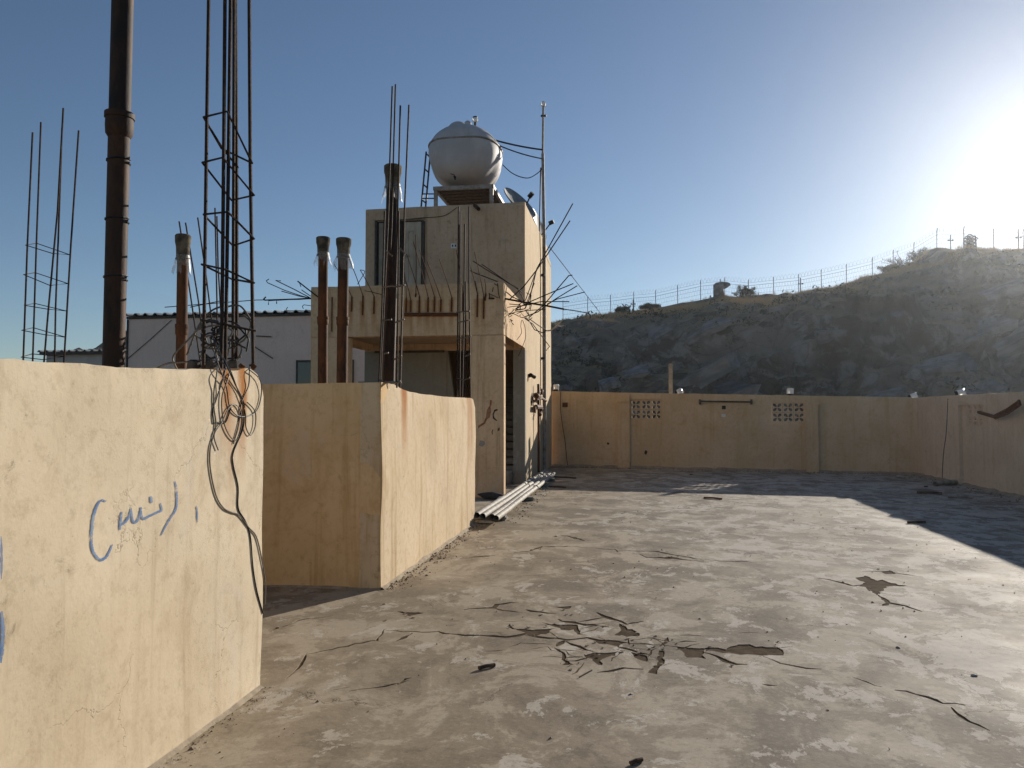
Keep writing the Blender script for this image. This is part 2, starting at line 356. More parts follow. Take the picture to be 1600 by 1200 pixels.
_r = random.Random(19)
for _ in range(30):                                                        # short crazing round the broken patches
    u, v = _r.gauss(930, 120), _r.gauss(1002, 16); L = [(u, v)]; d = _r.uniform(-.5, .5)+(0 if _r.random() < .7 else 1.3)
    for _k in range(_r.randint(2, 4)): d += _r.uniform(-.5, .5); u += 16*math.cos(d); v += 5*math.sin(d); L.append((u, v))
    cracks.append((L, _r.uniform(.006, .013)))
cracks += [([(445,1062),(468,1043),(480,1020)], .010), ([(545,1080),(600,1074),(640,1062)], .010), ([(430,985),(470,968),(520,962)], .008), ([(480,1022),(530,1012),(590,1000),(600,983)], .012)]
rnd = random.Random(3)
V2 = []; F2 = []
def addpoly(pts):
    b = len(V2); V2.extend([Vector((p[0], p[1])) for p in pts]); F2.append(list(range(b, b+len(pts))))
addpoly([(-4.4, -8), (7.25, -8), (7.4, 24.2), (-6.2, 24.2), (-6.2, 11), (-4.4, 11)])
for P in patches:
    g = [pZ(u, v) for u, v in P]; out = []
    for i in range(len(g)):
        a, b = g[i], g[(i+1) % len(g)]; n = max(1, int((b-a).length/.035))
        for k in range(n):
            q = a.lerp(b, k/n); out.append((q.x+rnd.uniform(-.014, .014), q.y+rnd.uniform(-.024, .024)))
    # ear-clip through tessellate so that ragged outlines stay valid
    tri = geometry.tessellate_polygon([[Vector((x, y, 0)) for x, y in out]])
    for a, b, c in tri: addpoly([out[a], out[b], out[c]])
for P, w in cracks:
    g = [pZ(u, v) for u, v in P]; pts = []
    for i in range(len(g)-1):
        n = max(1, int((g[i+1]-g[i]).length/.05))
        for k in range(n): pts.append(g[i].lerp(g[i+1], k/n))
    pts.append(g[-1]); N = len(pts)
    for i in range(1, N-1): pts[i] = pts[i]+Vector((rnd.uniform(-.008, .008), rnd.uniform(-.02, .02), 0))
    ws = [w*(.3+.7*min(1, 3*i/(N-1), 3*(N-1-i)/(N-1)))*rnd.uniform(.45, 1.25) for i in range(N)]
    Lp = []; Rp = []
    for i in range(N):
        tn = (pts[min(i+1, N-1)]-pts[max(i-1, 0)]); tn.z = 0; tn.normalize(); nn = Vector((-tn.y, tn.x, 0))
        Lp.append(pts[i]+nn*ws[i]); Rp.append(pts[i]-nn*ws[i])
    for i in range(N-1): addpoly([Lp[i], Rp[i], Rp[i+1], Lp[i+1]])
ED2 = [(f[i], f[(i+1) % len(f)]) for f in F2 for i in range(len(f))]
vo_, _, fo_, _, _, _ = geometry.delaunay_2d_cdt(V2, ED2, [], 0, 1e-5, False)
def inside(p, poly):
    c = False; j = len(poly)-1
    for i in range(len(poly)):
        a, b = poly[i], poly[j]
        if (a.y > p.y) != (b.y > p.y) and p.x < (b.x-a.x)*(p.y-a.y)/(b.y-a.y)+a.x: c = not c
        j = i
    return c
PL = [[V2[i] for i in f] for f in F2]; BB = [(min(p.x for p in q), max(p.x for p in q), min(p.y for p in q), max(p.y for p in q)) for q in PL]
keep = []
for f in fo_:
    c = sum((vo_[i] for i in f), Vector((0, 0)))/len(f)
    if not inside(c, PL[0]): continue
    if any(b[0] <= c.x <= b[1] and b[2] <= c.y <= b[3] and inside(c, q) for q, b in zip(PL[1:], BB[1:])): continue
    keep.append(f)
m = MB()
m.add([(p.x, p.y, 0) for p in vo_], keep)
cnt = {}
for f in keep:
    for i in range(len(f)):
        e = (f[i], f[(i+1) % len(f)]); cnt[e] = cnt.get(e, 0)+1
for (a, b) in list(cnt):
    if (b, a) not in cnt:
        A, B = vo_[a], vo_[b]; m.add([(A.x, A.y, 0), (B.x, B.y, 0), (B.x, B.y, -.009), (A.x, A.y, -.009)], [(0, 3, 2, 1)])
scr = m.build('screed', M['screed'], root_floor)
m = MB(); m.add([(-6.2, -8, -.005), (7.3, -8, -.005), (7.4, 24.2, -.005), (-6.2, 24.2, -.005)], [(0, 1, 2, 3)]); m.build('mortar_bed', M['mortar'], root_floor)

# ---- hill
RID = [(-140,20),(-60,13),(-14,14.6),(-9,15.2),(0,15.9),(6,16.9),(12,18.0),(20,18.3),(26,19.0),(33,20.4),(37.5,21.6),(40.0,23.9),(49,22.7),(58,22.4),(75,22.9),(100,23.5),(150,23)]
def ridge(x):
    for (a, h0), (b, h1) in zip(RID, RID[1:]):
        if a <= x <= b: t = (x-a)/(b-a); return h0+(h1-h0)*t
    return 14
YR = 112.0
def smst(t): t = max(0, min(1, t)); return t*t*(3-2*t)
def cellv(p):
    c, pt = noise.voronoi(p, distance_metric='DISTANCE', exponent=2.5)
    q = pt[0]; return noise.cell(Vector((q.x*13.1, q.y*7.7, q.z*3.3))), c[1]-c[0]
def hill_z(x, y):
    yr = YR+7*noise.noise(Vector((x*.03, 3.1, 0)))
    zr = ridge(x); foot = 56+8*noise.noise(Vector((x*.025, 9.3, 0)))+.06*max(0, 20-x)
    t = (y-foot)/(yr-foot)
    if t <= 0: return -7.6
    if t < 1: z = -7.6+(zr+7.6)*(.60*smst(t*1.05)**.8+.40*t)
    else: z = zr-.035*(y-yr)-.0008*(y-yr)**2
    amp = min(1, t*2.2)*(1.0 if t < .58 else max(.16, 1-(t-.58)*2.9))
    # jointed granite: tilted blocks stepping up to the right
    s = Vector((x*.085+z*.05, y*.11, z*.09-x*.03))
    h, e = cellv(s); z += amp*3.6*h*min(1, e*7)
    h2, e2 = cellv(s*2.7+Vector((4, 1, 7))); z += amp*1.0*h2*min(1, e2*7)
    z += amp*1.0*fbm((x*.09, y*.09, 1.7), 5)+.28*fbm((x*.5, y*.5, 4.7), 4)*min(1, amp*2)
    return z
xs = [-75+.62*i for i in range(int(215/.62))]; ys = [44+.7*i for i in range(int(92/.7))]+[110+3.2*i for i in range(12)]
ys = sorted(set(ys))
m = MB(); nx = len(xs); m.v = [Vector((x, y, hill_z(x, y))) for y in ys for x in xs]
m.f = [(j*nx+i, j*nx+i+1, (j+1)*nx+i+1, (j+1)*nx+i) for j in range(len(ys)-1) for i in range(nx-1)]; m.m = [0]*len(m.f)
hill = setp(m.build('hill', M['rock']), kind='structure')
def rock_mesh(seed, flat=.5, cube=False):
    r = random.Random(seed); bm = bmesh.new()
    if cube:
        bmesh.ops.create_cube(bm, size=1.7)
        for w in bm.verts: w.co = Vector((w.co.x*r.uniform(.65, 1.1), w.co.y*r.uniform(.7, 1.1), w.co.z*flat*r.uniform(.7, 1.2)+.15*w.co.x))
        bmesh.ops.subdivide_edges(bm, edges=bm.edges[:], cuts=2, use_grid_fill=True)
        for w in bm.verts: w.co += Vector((r.uniform(-1, 1), r.uniform(-1, 1), r.uniform(-1, 1)))*.07
        bmesh.ops.triangulate(bm, faces=bm.faces[:])
    else:
        for i in range(16):
            d = Vector((r.gauss(0, 1), r.gauss(0, 1), r.gauss(0, 1))).normalized(); bm.verts.new((d.x*r.uniform(.8, 1.1), d.y*r.uniform(.8, 1.1), d.z*flat*r.uniform(.8, 1.1)))
        bmesh.ops.convex_hull(bm, input=bm.verts[:]); bmesh.ops.bevel(bm, geom=bm.edges[:], offset=.05, segments=1, affect='EDGES')
    me = bpy.data.meshes.new('rock_slab'); bm.to_mesh(me); bm.free(); me.materials.append(M['slab']); return me
rm = [rock_mesh(i, .4+.22*(i % 4), True) for i in range(7)]
r = random.Random(12)
for i in range(95):
    x = r.uniform(-12, 80); y = r.uniform(66, 95); o = bpy.data.objects.new('rock_slab', rm[i % 7]); COL.objects.link(o); o.parent = hill
    s = r.choice([.6, .8, 1.0, 1.3, 1.8, 2.3]); o.scale = (s*r.uniform(1.1, 2.1), s, s*r.uniform(.7, 1.1))
    o.location = (x, y, hill_z(x, y)-.15*s); o.rotation_euler = (r.uniform(.1, .6), r.uniform(-.5, .0), r.uniform(-.4, .4))

# ================================================================== WALLS
def wall_mesh(P0, P1, thick, htop, openings=(), z0=0.0, step=.16, zstep=.16, amp=.005, chip=0.0):
    """straight wall from P0 to P1; front face on the left-hand normal side; openings (s0,s1,z0,z1) go right through"""
    P0 = Vector((*P0, 0)); P1 = Vector((*P1, 0)); L = (P1-P0).length; d = (P1-P0)/L; n = Vector((-d.y, d.x, 0))
    S = {0.0, round(L, 4)} | {round(a, 4) for o in openings for a in o[:2]}; S |= {round(i*L/max(1, int(L/step)), 4) for i in range(int(L/step)+1)}
    S = sorted(S); S = [s for i, s in enumerate(S) if i == 0 or s-S[i-1] > .004]
    hmin = min(htop(s) for s in S)
    Z = {z0} | {round(a, 4) for o in openings for a in o[2:]} | {round(z0+i*(hmin-z0-.06)/max(1, int((hmin-z0)/zstep)), 4) for i in range(int((hmin-z0)/zstep)+1)}
    Z = sorted(Z); Z = [z for i, z in enumerate(Z) if i == 0 or z-Z[i-1] > .004]
    K = len(Z)+1
    def P(i, k, back):
        s = S[i]; z = Z[k] if k < len(Z) else htop(s)
        q = P0+d*s+Vector((0, 0, z)); off = amp*noise.noise(Vector((s*1.7+P0.y, z*1.9, P0.x*3+back*5)))*2
        if k == K-1: off -= .012*(1+chip*noise.noise(Vector((s*9, 2, P0.x))))
        return q+n*(off if not back else -thick+(.012 if k == K-1 else 0))
    m = MB(); idx = {}
    for b in (0, 1):
        for i in range(len(S)):
            for k in range(K): idx[(i, k, b)] = len(m.v); m.v.append(P(i, k, b))
    def isopen(i, k):
        if i < 0 or i >= len(S)-1 or k < 0 or k >= K-1: return False
        sm = (S[i]+S[i+1])/2; zm = (Z[k]+(Z[k+1] if k+1 < len(Z) else Z[k]+.05))/2
        return any(o[0] < sm < o[1] and o[2] < zm < o[3] for o in openings)
    F = m.f
    for i in range(len(S)-1):
        for k in range(K-1):
            if isopen(i, k): continue
            a, b, c, e = (i, k), (i+1, k), (i+1, k+1), (i, k+1)
            F.append((idx[(*b, 0)], idx[(*a, 0)], idx[(*e, 0)], idx[(*c, 0)])); F.append((idx[(*a, 1)], idx[(*b, 1)], idx[(*c, 1)], idx[(*e, 1)]))
            for (da, p, q) in (((-1, 0), a, e), ((1, 0), c, b), ((0, -1), b, a), ((0, 1), e, c)):
                ni, nk = i+da[0], k+da[1]
                edge = ni < 0 or ni >= len(S)-1 or nk >= K-1 or isopen(ni, nk)
                if edge: F.append((idx[(*p, 0)], idx[(*q, 0)], idx[(*q, 1)], idx[(*p, 1)]))
    m.m = [0]*len(F)
    fr = dict(P0=P0, d=d, n=n, L=L)
    return m, fr
def on_plane(u, v, fr, off=0.0):
    q = ray(u, v); t = (fr['P0']+fr['n']*off-C0).dot(fr['n'])/q.dot(fr['n']); return C0+q*t
def sz(u, v, fr): p = on_plane(u, v, fr); return (p-fr['P0']).dot(fr['d']), p.z
def interp(tab):
    def f(s):
        if s <= tab[0][0]: return tab[0][1]
        for (a, x), (b, y) in zip(tab, tab[1:]):
            if a <= s <= b: return x+(y-x)*((s-a)/(b-a) if b > a else 0)
        return tab[-1][1]
    return f
def ragged(tab, a=.006, sd=0): g = interp(tab); return lambda s: g(s)+a*noise.noise(Vector((s*3.3, sd, .5)))+a*.6*noise.noise(Vector((s*11, sd, 2.5)))

# ---- wall A (left foreground): front faces +X at X=-2.09
XA = -2.09; YA1 = 4.28
A = thing('parapet_wall', (XA-.1, 2.5, 0), 'tall cream parapet wall with blue graffiti in the left foreground', 'wall', 'rendered roof parapets')
tabA = [(YA1-4.285, 1.70), (YA1-4.265, 1.745), (YA1-4.22, 1.785), (YA1-4.16, 1.80), (YA1-4.03, 1.797), (YA1-3.94, 1.785), (YA1-3.76, 1.773), (YA1-3.03, 1.752), (YA1-2.35, 1.735), (YA1+7, 1.74)]
mA, frA = wall_mesh((XA, YA1), (XA, -7), .2, ragged(tabA, .012, 1), step=.05, zstep=.06, amp=.006, chip=1.0)
oA = mA.build('wall', M['plA'], A, autos=50)
m2, _ = wall_mesh((-4.3, YA1), (XA-.202, YA1), .2, lambda s: 1.755, amp=.004); m2.build('return_wall', M['plA'], A)
m3, _ = wall_mesh((-4.3, 6.6), (-4.3, YA1+.01), .2, lambda s: 1.76, amp=.004); m3.build('recess_wall', M['plB'], A)
def faceA(u, v, off=.004):
    p = pX(u, v, XA); s = YA1-p.y
    return Vector((XA+.012*noise.noise(Vector((s*1.7+YA1, p.z*1.9, XA*3)))+off, p.y, p.z))
def ribbon(name, pts, w, parent, taper=True, label=None):
    P = smooth_path([Vector((a, b, 0)) for a, b in pts], 7); N = len(P); vs = []; uv = []
    for i in range(N):
        tn = (P[min(i+1, N-1)]-P[max(i-1, 0)]).normalized(); nn = Vector((-tn.y, tn.x, 0))
        e = min(1, .45+2.5*min(i, N-1-i)/N) if taper else 1
        for k in range(3):
            q = P[i]+nn*w*e*(k-1); vs.append(faceA(q.x, q.y, .003)); uv.append((k/2, i/N))
    fs = []
    for i in range(N-1):
        for k in range(2): fs.append((i*3+k, i*3+k+1, (i+1)*3+k+1, (i+1)*3+k))
    m = MB(); m.add(vs, fs); o = m.build(name, M['spray'], parent, smooth=True); o.visible_shadow = True
    ul = o.data.uv_layers.new(name='UVMap')
    for lp in o.data.loops: ul.data[lp.index].uv = uv[lp.vertex_index]
    if label: o['label'] = label
    return o
zg = lambda L: [(100+x*.15, 720+y*.15) for x, y in L]
for L, w in [([(435,425),(385,410),(340,470),(300,590),(285,700),(275,820),(285,920),(320,990),(370,1030),(430,1005),(470,940),(500,870)], 3.4),
             ([(580,720),(585,640),(600,530)], 3.1), ([(592,670),(640,630),(680,570),(697,490)], 3.0), ([(700,520),(715,630),(755,630),(785,560),(795,480)], 3.0),
             ([(797,520),(815,602),(880,575),(960,535),(1003,510),(990,440)], 2.9), ([(893,368),(898,400),(902,440)], 3.4),
             ([(1140,210),(1152,260),(1157,330),(1157,450),(1140,520),(1090,600),(1040,690),(1000,775)], 2.5), ([(1363,470),(1370,540),(1373,640)], 1.7)]:
    ribbon('graffiti_stroke', zg(L), w, A)
ribbon('graffiti_stroke', [(0, 838), (1, 870), (0, 905)], 2.2, A); ribbon('graffiti_stroke', [(1, 955), (3, 990), (1, 1036)], 4.5, A)

# ---- wall B: an L around the shaft, corner at (-2.2, 6.78)
XB = -2.2; YB0 = 6.8; YB1 = 11.1
B = thing('parapet_wall', (XB-.1, YB0+1, 0), 'ochre parapet block with rounded corner between the graffiti wall and the stair tower', 'wall', 'rendered roof parapets')
tB = [(0, 1.70), (.03, 1.745), (.09, 1.775), (.3, 1.783), (1.7, 1.769), (2.9, 1.775), (3.4, 1.785), (3.62, 1.80), (3.8, 1.825), (4.0, 1.845), (4.3, 1.84)]
mB, frB = wall_mesh((XB, YB1), (XB, YB0), .2, ragged(tB, .004, 3), step=.06, zstep=.08, amp=.008, chip=.6); mB.build('side_wall', M['plB'], B, autos=50)
mB2, frB2 = wall_mesh((XB-.012, YB0+.004), (-4.6, YB0+.004), .2, ragged([(0, 1.842), (2.4, 1.822)], .003, 5), step=.08, zstep=.1, amp=.006, chip=.5)
# left-hand normal of a wall running -X is -Y: faces the camera
mB2.build('front_wall', M['plBF'], B, autos=50)
mB3, _ = wall_mesh((-4.6, YB1), (XB-.205, YB1), .2, lambda s: 1.77); mB3.build('rear_wall', M['plB'], B)

# ---- far wall and right wall
PF0 = (-2.36, 23.75); PF1 = (7.31, 21.9)
FWm = thing('parapet_wall', (2.5, 22.9, 0), 'long brown shaded parapet wall across the far end with pierced blocks', 'wall', 'rendered roof parapets')
_, frF = wall_mesh(PF1, PF0, .18, lambda s: 2.1)     # runs right to left so that the front faces the camera
hF = lambda tab: ragged(sorted(tab), .01, 8)
topF = hF([(sz(u, v, frF)[0], sz(u, v, frF)[1]) for u, v in [(860, 611), (1000, 614), (1200, 617), (1300, 619), (1432, 621)]])
def grid_open(fr, u0, v0, u1, v1):
    a = sz(u0, v1, fr); b = sz(u1, v0, fr); return (min(a[0], b[0]), max(a[0], b[0]), a[1], b[1])
op1 = grid_open(frF, 985.5, 624.5, 1033, 655); op2 = grid_open(frF, 1206, 628.5, 1257, 660)
mF, frF = wall_mesh(PF1, PF0, .18, topF, [op1, op2], step=.3, zstep=.3, amp=.008)
mF.build('wall', M['plF'], FWm, autos=50)
def breeze_mesh(w, h, tk, mat='plF'):
    m = MB(); b = .17
    m.box(-w/2, w/2, -tk/2, tk/2, -h/2, -h/2+b*h*.62); m.box(-w/2, w/2, -tk/2, tk/2, h/2-b*h*.62, h/2)
    m.box(-w/2, -w/2+b*w*.62, -tk/2, tk/2, -h/2+b*h*.62, h/2-b*h*.62); m.box(w/2-b*w*.62, w/2, -tk/2, tk/2, -h/2+b*h*.62, h/2-b*h*.62)
    k = .055
    iw = w/2-b*w*.62; ih = h/2-b*h*.62
    # tapered cross: wide at the frame, pinched at the centre, as in leaf-pierced blocks
    for sx, sz_ in ((1, 0), (-1, 0), (0, 1), (0, -1)):
        if sx: P = [(0, -k*h*.5), (sx*iw*.45, -k*h*.9), (sx*iw, -.17*h), (sx*iw, .17*h), (sx*iw*.45, k*h*.9), (0, k*h*.5)]
        else: P = [(-k*w*.5, 0), (-k*w*.9, sz_*ih*.45), (-.17*w, sz_*ih), (.17*w, sz_*ih), (k*w*.9, sz_*ih*.45), (k*w*.5, 0)]
        n = len(P); e = .0015*(1 if sx else 2)
        m.add([(x, -tk/2+.012+e, z) for x, z in P]+[(x, tk/2-.012-e, z) for x, z in P], [tuple(range(n)), tuple(range(n, 2*n))[::-1]]+[(i, (i+1) % n, n+(i+1) % n, n+i) for i in range(n)])
    me = bpy.data.meshes.new('breeze_block'); me.from_pydata([tuple(p) for p in m.v], [], m.f); me.materials.append(M[mat]); return me
def breeze(fr, op, parent, nx=3, nz=2, tk=.05, mat='plF'):
    w = (op[1]-op[0])/nx; h = (op[3]-op[2])/nz; me = breeze_mesh(w-.006, h-.006, tk, mat); pw = parent_world(parent)
    for i in range(nx):
        for k in range(nz):
            o = bpy.data.objects.new('breeze_block', me); COL.objects.link(o); o.parent = parent
            o.location = fr['P0']+fr['d']*(op[0]+w*(i+.5))-fr['n']*(.02+tk/2)+Vector((0, 0, op[2]+h*(k+.5)))-pw
            o.rotation_euler.z = math.atan2(fr['d'].y, fr['d'].x)
breeze(frF, op1, FWm); breeze(frF, op2, FWm)
def on_wall_box(fr, u0, v0, u1, v1, out, name, mat, parent, inn=.02, bev=0):
    a = sz(u0, v1, fr); b = sz(u1, v0, fr); s0, s1 = sorted((a[0], b[0])); z0, z1 = sorted((a[1], b[1]))
    Mx = Matrix.Translation(fr['P0']) @ Matrix(((fr['d'].x, fr['n'].x, 0, 0), (fr['d'].y, fr['n'].y, 0, 0), (0, 0, 1, 0), (0, 0, 0, 1)))
    m = MB(); m.box(s0, s1, -inn, out, z0, z1, 0, Mx, bev); return m.build(name, mat, parent)
on_wall_box(frF, 966, 617, 984.5, 738, .09, 'pilaster', M['plF'], FWm)
on_wall_box(frF, 1260, 630, 1278, 750, .10, 'pilaster', M['plF'], FWm)
on_wall_box(frF, 1258, 628.5, 1283, 633, .11, 'ledge', M['plF'], FWm)
on_wall_box(frF, 966, 626.5, 985, 628, .13, 'ledge', M['plF'], FWm)
on_wall_box(frF, 983, 622.5, 1034, 624, .03, 'ledge', M['plF'], FWm)
mm = MB(); a = on_plane(1094, 627, frF, .05); b = on_plane(1174, 628, frF, .05); mm.tube([a, b], .022, 8); mm.build('rusty_pipe', M['metal_dark'], FWm)
for u in (1094, 1174): on_wall_box(frF, u-1.5, 624, u+1.5, 632, .09, 'bracket', M['metal_dark'], FWm)
on_wall_box(frF, 879, 629, 887, 636, .03, 'junction_box', M['brown_box'], FWm, bev=.008)
on_wall_box(frF, 1128, 634, 1134, 639.5, .012, 'dark_square', M['dark'], FWm); on_wall_box(frF, 1127, 647, 1133.5, 651.5, .02, 'socket_plate', M['white_paint'], FWm, bev=.005)  # dark square is a plate standing just proud of the wall
def hole(u, v, ru, fr, parent):  # flat dark plate on the wall; its colour stands in for hole shade
    c = on_plane(u, v, fr, .004); rr = random.Random(int(u)); m = MB(); n = 9
    pts = [c+fr['d']*math.cos(2*math.pi*i/n)*ru*rr.uniform(.7, 1.2)+Vector((0, 0, math.sin(2*math.pi*i/n)*ru*1.2*rr.uniform(.7, 1.2))) for i in range(n)]
    m.add(pts+[p-fr['n']*.02 for p in pts], [tuple(range(n))]+[(i, (i+1) % n, n+(i+1) % n, n+i) for i in range(n)]); m.build('painted_hole', M['dark'], parent)
hole(950, 693, .04, frF, FWm); hole(1009, 707, .05, frF, FWm)

PR0 = (6.95, 4.0); PR1 = (7.312, 21.92)
RW = thing('parapet_wall', (7.2, 15, 0), 'greyish parapet wall along the right side with bent iron bar', 'wall', 'rendered roof parapets')
_, frR = wall_mesh(PR0, PR1, .18, lambda s: 2)
topR = ragged(sorted([(sz(u, v, frR)[0], sz(u, v, frR)[1]) for u, v in [(1434, 621), (1500, 617), (1598, 612)]]+[(0, 1.98)]), .01, 9)
op3 = grid_open(frR, 1510.5, 630, 1535.5, 666)
mR, frR = wall_mesh(PR0, PR1, .18, topR, [op3], step=.3, zstep=.3, amp=.008); mR.build('wall', M['plR'], RW, autos=50)
m4, _ = wall_mesh((6.95, -6), (6.95, 3.98), .18, lambda s: 1.98); m4.build('wall', M['plR'], RW)
breeze(frR, op3, RW, tk=.15, mat='plR')
on_wall_box(frR, 1490, 624, 1503, 764, .08, 'pilaster', M['plR'], RW); on_wall_box(frR, 1492, 630, 1511, 633.5, .1, 'ledge', M['plR'], RW)
m = MB(); m.tube([on_plane(u, v, frR, o) for u, v, o in [(1529, 644, .02), (1553, 651, .12), (1575, 640, .16), (1592, 628, .1)]], .035, 6)
m.tube([on_plane(u, v, frR, o) for u, v, o in [(1592, 626, .1), (1594, 632, .12), (1575, 645, .18), (1555, 653, .14)]], .03, 6)
setp(m.build('bent_iron_bar', M['rebar_rust'], None, loc=on_plane(1553, 651, frR, .1)), 'bent rusty iron bar sticking out of the right wall', 'iron bar')
m = MB(); m.tube(smooth_path([on_plane(u, v, frR, .006) for u, v in [(1481, 623), (1480, 650), (1478, 680), (1474, 710), (1472, 750)]], 4), .008, 5)  # tube modelled in place of the dark vertical crack in the wall
setp(m.build('wall_wire_or_crack', M['wire'], None, loc=on_plane(1474, 735, frR, .006)), 'thin dark tube standing for the vertical crack in the right wall beside its pilaster', 'wire', 'wires hanging on parapets')
m = MB(); m.tube(smooth_path([on_plane(u, v, frF, .02) for u, v in [(876, 612), (876, 640), (879, 665), (883, 690), (885, 712), (887, 727)]], 4), .009, 5)
setp(m.build('wall_wire_or_crack', M['wire'], None, loc=on_plane(885, 726, frF, .02)), 'thin wire hanging down the far wall near the tower', 'wire', 'wires hanging on parapets')

# ================================================================== STAIR TOWER
TX0, TX1 = -6.17, -2.35; TY0, TY1, TY2 = 14.58, 17.6, 23.55; TZ = 6.40; PZ = 4.05; CZ = 3.06
T = thing('stair_tower', (-4.2, 18, 0), 'beige two-level stair tower with porch and protruding rebar', 'tower')
def box(name, mat, x0, x1, y0, y1, z0, z1, par=T, bev=.015): return MB().box(x0, x1, y0, y1, z0, z1, 0, None, bev).build(name, mat, par)
XL = pY(735, 600, TY0).x
box('pillar', M['plT'], XL, TX1, TY0, TY0+.24, 0, CZ); box('pillar', M['plT'], TX0, pY(544, 600, TY0).x, TY0, TY0+.24, 0, CZ)
mt, frTB = wall_mesh((TX1, TY0-.004), (TX0, TY0-.004), .26, ragged([(0, PZ), (4, PZ)], .008, 4), z0=CZ, step=.1, zstep=.12, amp=.006)
M['plBeam'] = plaster('plaster_beam', (.68, .49, .30), (.58, .40, .235), (.38, .23, .11), .8, .7, .3, axis=0, seed=51,
    rust=[(pY(u, 480, TY0).x, .075, 3.72, .8, .62) for u in (548, 566, 584, 634, 641, 655, 668, 678, 688, 705, 745, 755)])
mt.build('front_beam', M['plBeam'], T)
ms, _ = wall_mesh((TX1+.003, TY1-.004), (TX1+.003, TY0+.26), .25, ragged([(0, PZ-.03), (3, PZ)], .008, 6), z0=CZ, step=.15, zstep=.15); ms.build('side_beam', M['plT'], T)
ml, _ = wall_mesh((TX0-.003, TY0+.26), (TX0-.003, TY1), .25, lambda s: PZ, z0=CZ); ml.build('side_beam', M['plT'], T)
box('porch_roof', M['plU'], TX0+.25, TX1-.25, TY0+.26, TY1-.01, CZ+.12, CZ+.3, bev=0)
# tower shell
dx0 = pY(698, 545, TY1).x; dx1 = pY(802, 700, TY1).x
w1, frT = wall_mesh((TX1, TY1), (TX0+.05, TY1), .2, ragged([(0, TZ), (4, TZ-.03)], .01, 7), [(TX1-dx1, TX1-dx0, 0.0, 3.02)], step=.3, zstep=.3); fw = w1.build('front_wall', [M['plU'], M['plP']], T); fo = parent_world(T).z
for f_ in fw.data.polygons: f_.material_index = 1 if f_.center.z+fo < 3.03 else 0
M['plS'] = plaster('plaster_tower_side', (.64, .50, .325), (.56, .42, .26), (.42, .30, .17), .55, .35, .3, seed=61)
w2, frTS = wall_mesh((TX1-.002, TY2), (TX1-.002, TY1+.202), .2, ragged([(0, 6.15), (.55, 6.2), (.75, 6.42), (6, TZ)], .012, 9), step=.2, zstep=.25); w2.build('side_wall', M['plS'], T)
box('side_wall_return', M['plS'], TX1-.2, TX1-.004, TY1+.004, TY1+.2, 0.01, 6.36, bev=0)
w3, _ = wall_mesh((TX0+.05, TY1+.01), (TX0+.05, TY2), .2, lambda s: TZ-.04, step=.5, zstep=.5); w3.build('left_wall', M['plU'], T)
w4, _ = wall_mesh((TX0+.05, TY2+.01), (TX1-.01, TY2+.01), .2, lambda s: 6.1, step=.5, zstep=.5); w4.build('rear_wall', M['plU'], T)
box('roof', M['concrete'], TX0+.3, TX1-.25, TY1+.22, TY2-.25, 6.0, 6.16, bev=0)
# slanted reveal beside the dark doorway
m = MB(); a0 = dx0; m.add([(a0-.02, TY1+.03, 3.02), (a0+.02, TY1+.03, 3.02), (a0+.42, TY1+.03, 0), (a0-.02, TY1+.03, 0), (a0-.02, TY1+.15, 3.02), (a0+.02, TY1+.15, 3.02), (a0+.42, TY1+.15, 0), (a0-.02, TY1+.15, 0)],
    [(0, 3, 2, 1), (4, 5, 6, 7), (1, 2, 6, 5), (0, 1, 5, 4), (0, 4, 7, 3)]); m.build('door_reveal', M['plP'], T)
box('lintel_strip', M['metal_dark'], TX0+.3, dx0-.05, TY1-.03, TY1-.002, 2.98, 3.03, bev=0)
for i in range(14): box('step', M['concrete'], dx0+.35, TX1-.22, 18.0+i*.28, 18.32+i*.28, i*.175+(.03 if i else 0), (i+1)*.175, bev=.01)
# upper door, two leaves in a frame
def rect_on_T(name, u0, v0, u1, v1, y0, y1, mat, par=T, bev=.006):
    a = pY(u0, v1, TY1); b = pY(u1, v0, TY1); return MB().box(a.x, b.x, y0, y1, a.z, b.z, 0, None, bev).build(name, mat, par)
D = rect_on_T('door', 588, 344, 662, 447, TY1-.012, TY1+.03, M['dark'], bev=0)
rect_on_T('frame', 586, 342, 664, 345.5, TY1-.06, TY1+.01, M['metal'], D); rect_on_T('frame', 586, 345.6, 590, 447, TY1-.06, TY1+.01, M['metal_dark'], D); rect_on_T('frame', 660, 345.6, 664, 447, TY1-.06, TY1+.01, M['metal_dark'], D)
rect_on_T('leaf', 592, 348, 621, 447, TY1-.03, TY1-.0125, M['door2'], D); rect_on_T('leaf', 633, 347, 659, 447, TY1-.045, TY1-.013, M['door'], D)
for (ua, ub, vt) in ((637, 648, 361),):                                       # raised arched moulding on the leaf
    pts = [(ua, 440), (ua, vt+5)]+[((ua+ub)/2-(ub-ua)/2*math.cos(R(a)), vt+5-6*math.sin(R(a))) for a in range(30, 180, 30)]+[(ub, vt+5), (ub, 440)]
    m = MB(); m.tube([pY(u, v, TY1-.05) for u, v in pts], .02, 6); m.build('moulding', M['door'], D)
m = MB(); q = pY(634.5, 400, TY1-.06); m.lathe([(.0, -.02), (.03, -.02), (.03, .02), (.0, .02)], q, (0, 1, 0), 8); m.tube([q, q+Vector((.09, 0, 0))], .01, 6); m.build('handle', M['metal'], D)
rect_on_T('socket_plate', 704.5, 380.5, 714, 388.5, TY1-.02, TY1+.01, M['white_paint'])
for u in (706.5, 711): rect_on_T('socket_hole', u, 382.5, u+2, 386, TY1-.023, TY1-.0195, M['dark'], bev=0)
m = MB(); m.tube([pY(742, 321, TY1-.02), pY(748, 327, TY1-.25)], .045, 8); m.build('drain_spout', M['pipe_dark'], T)
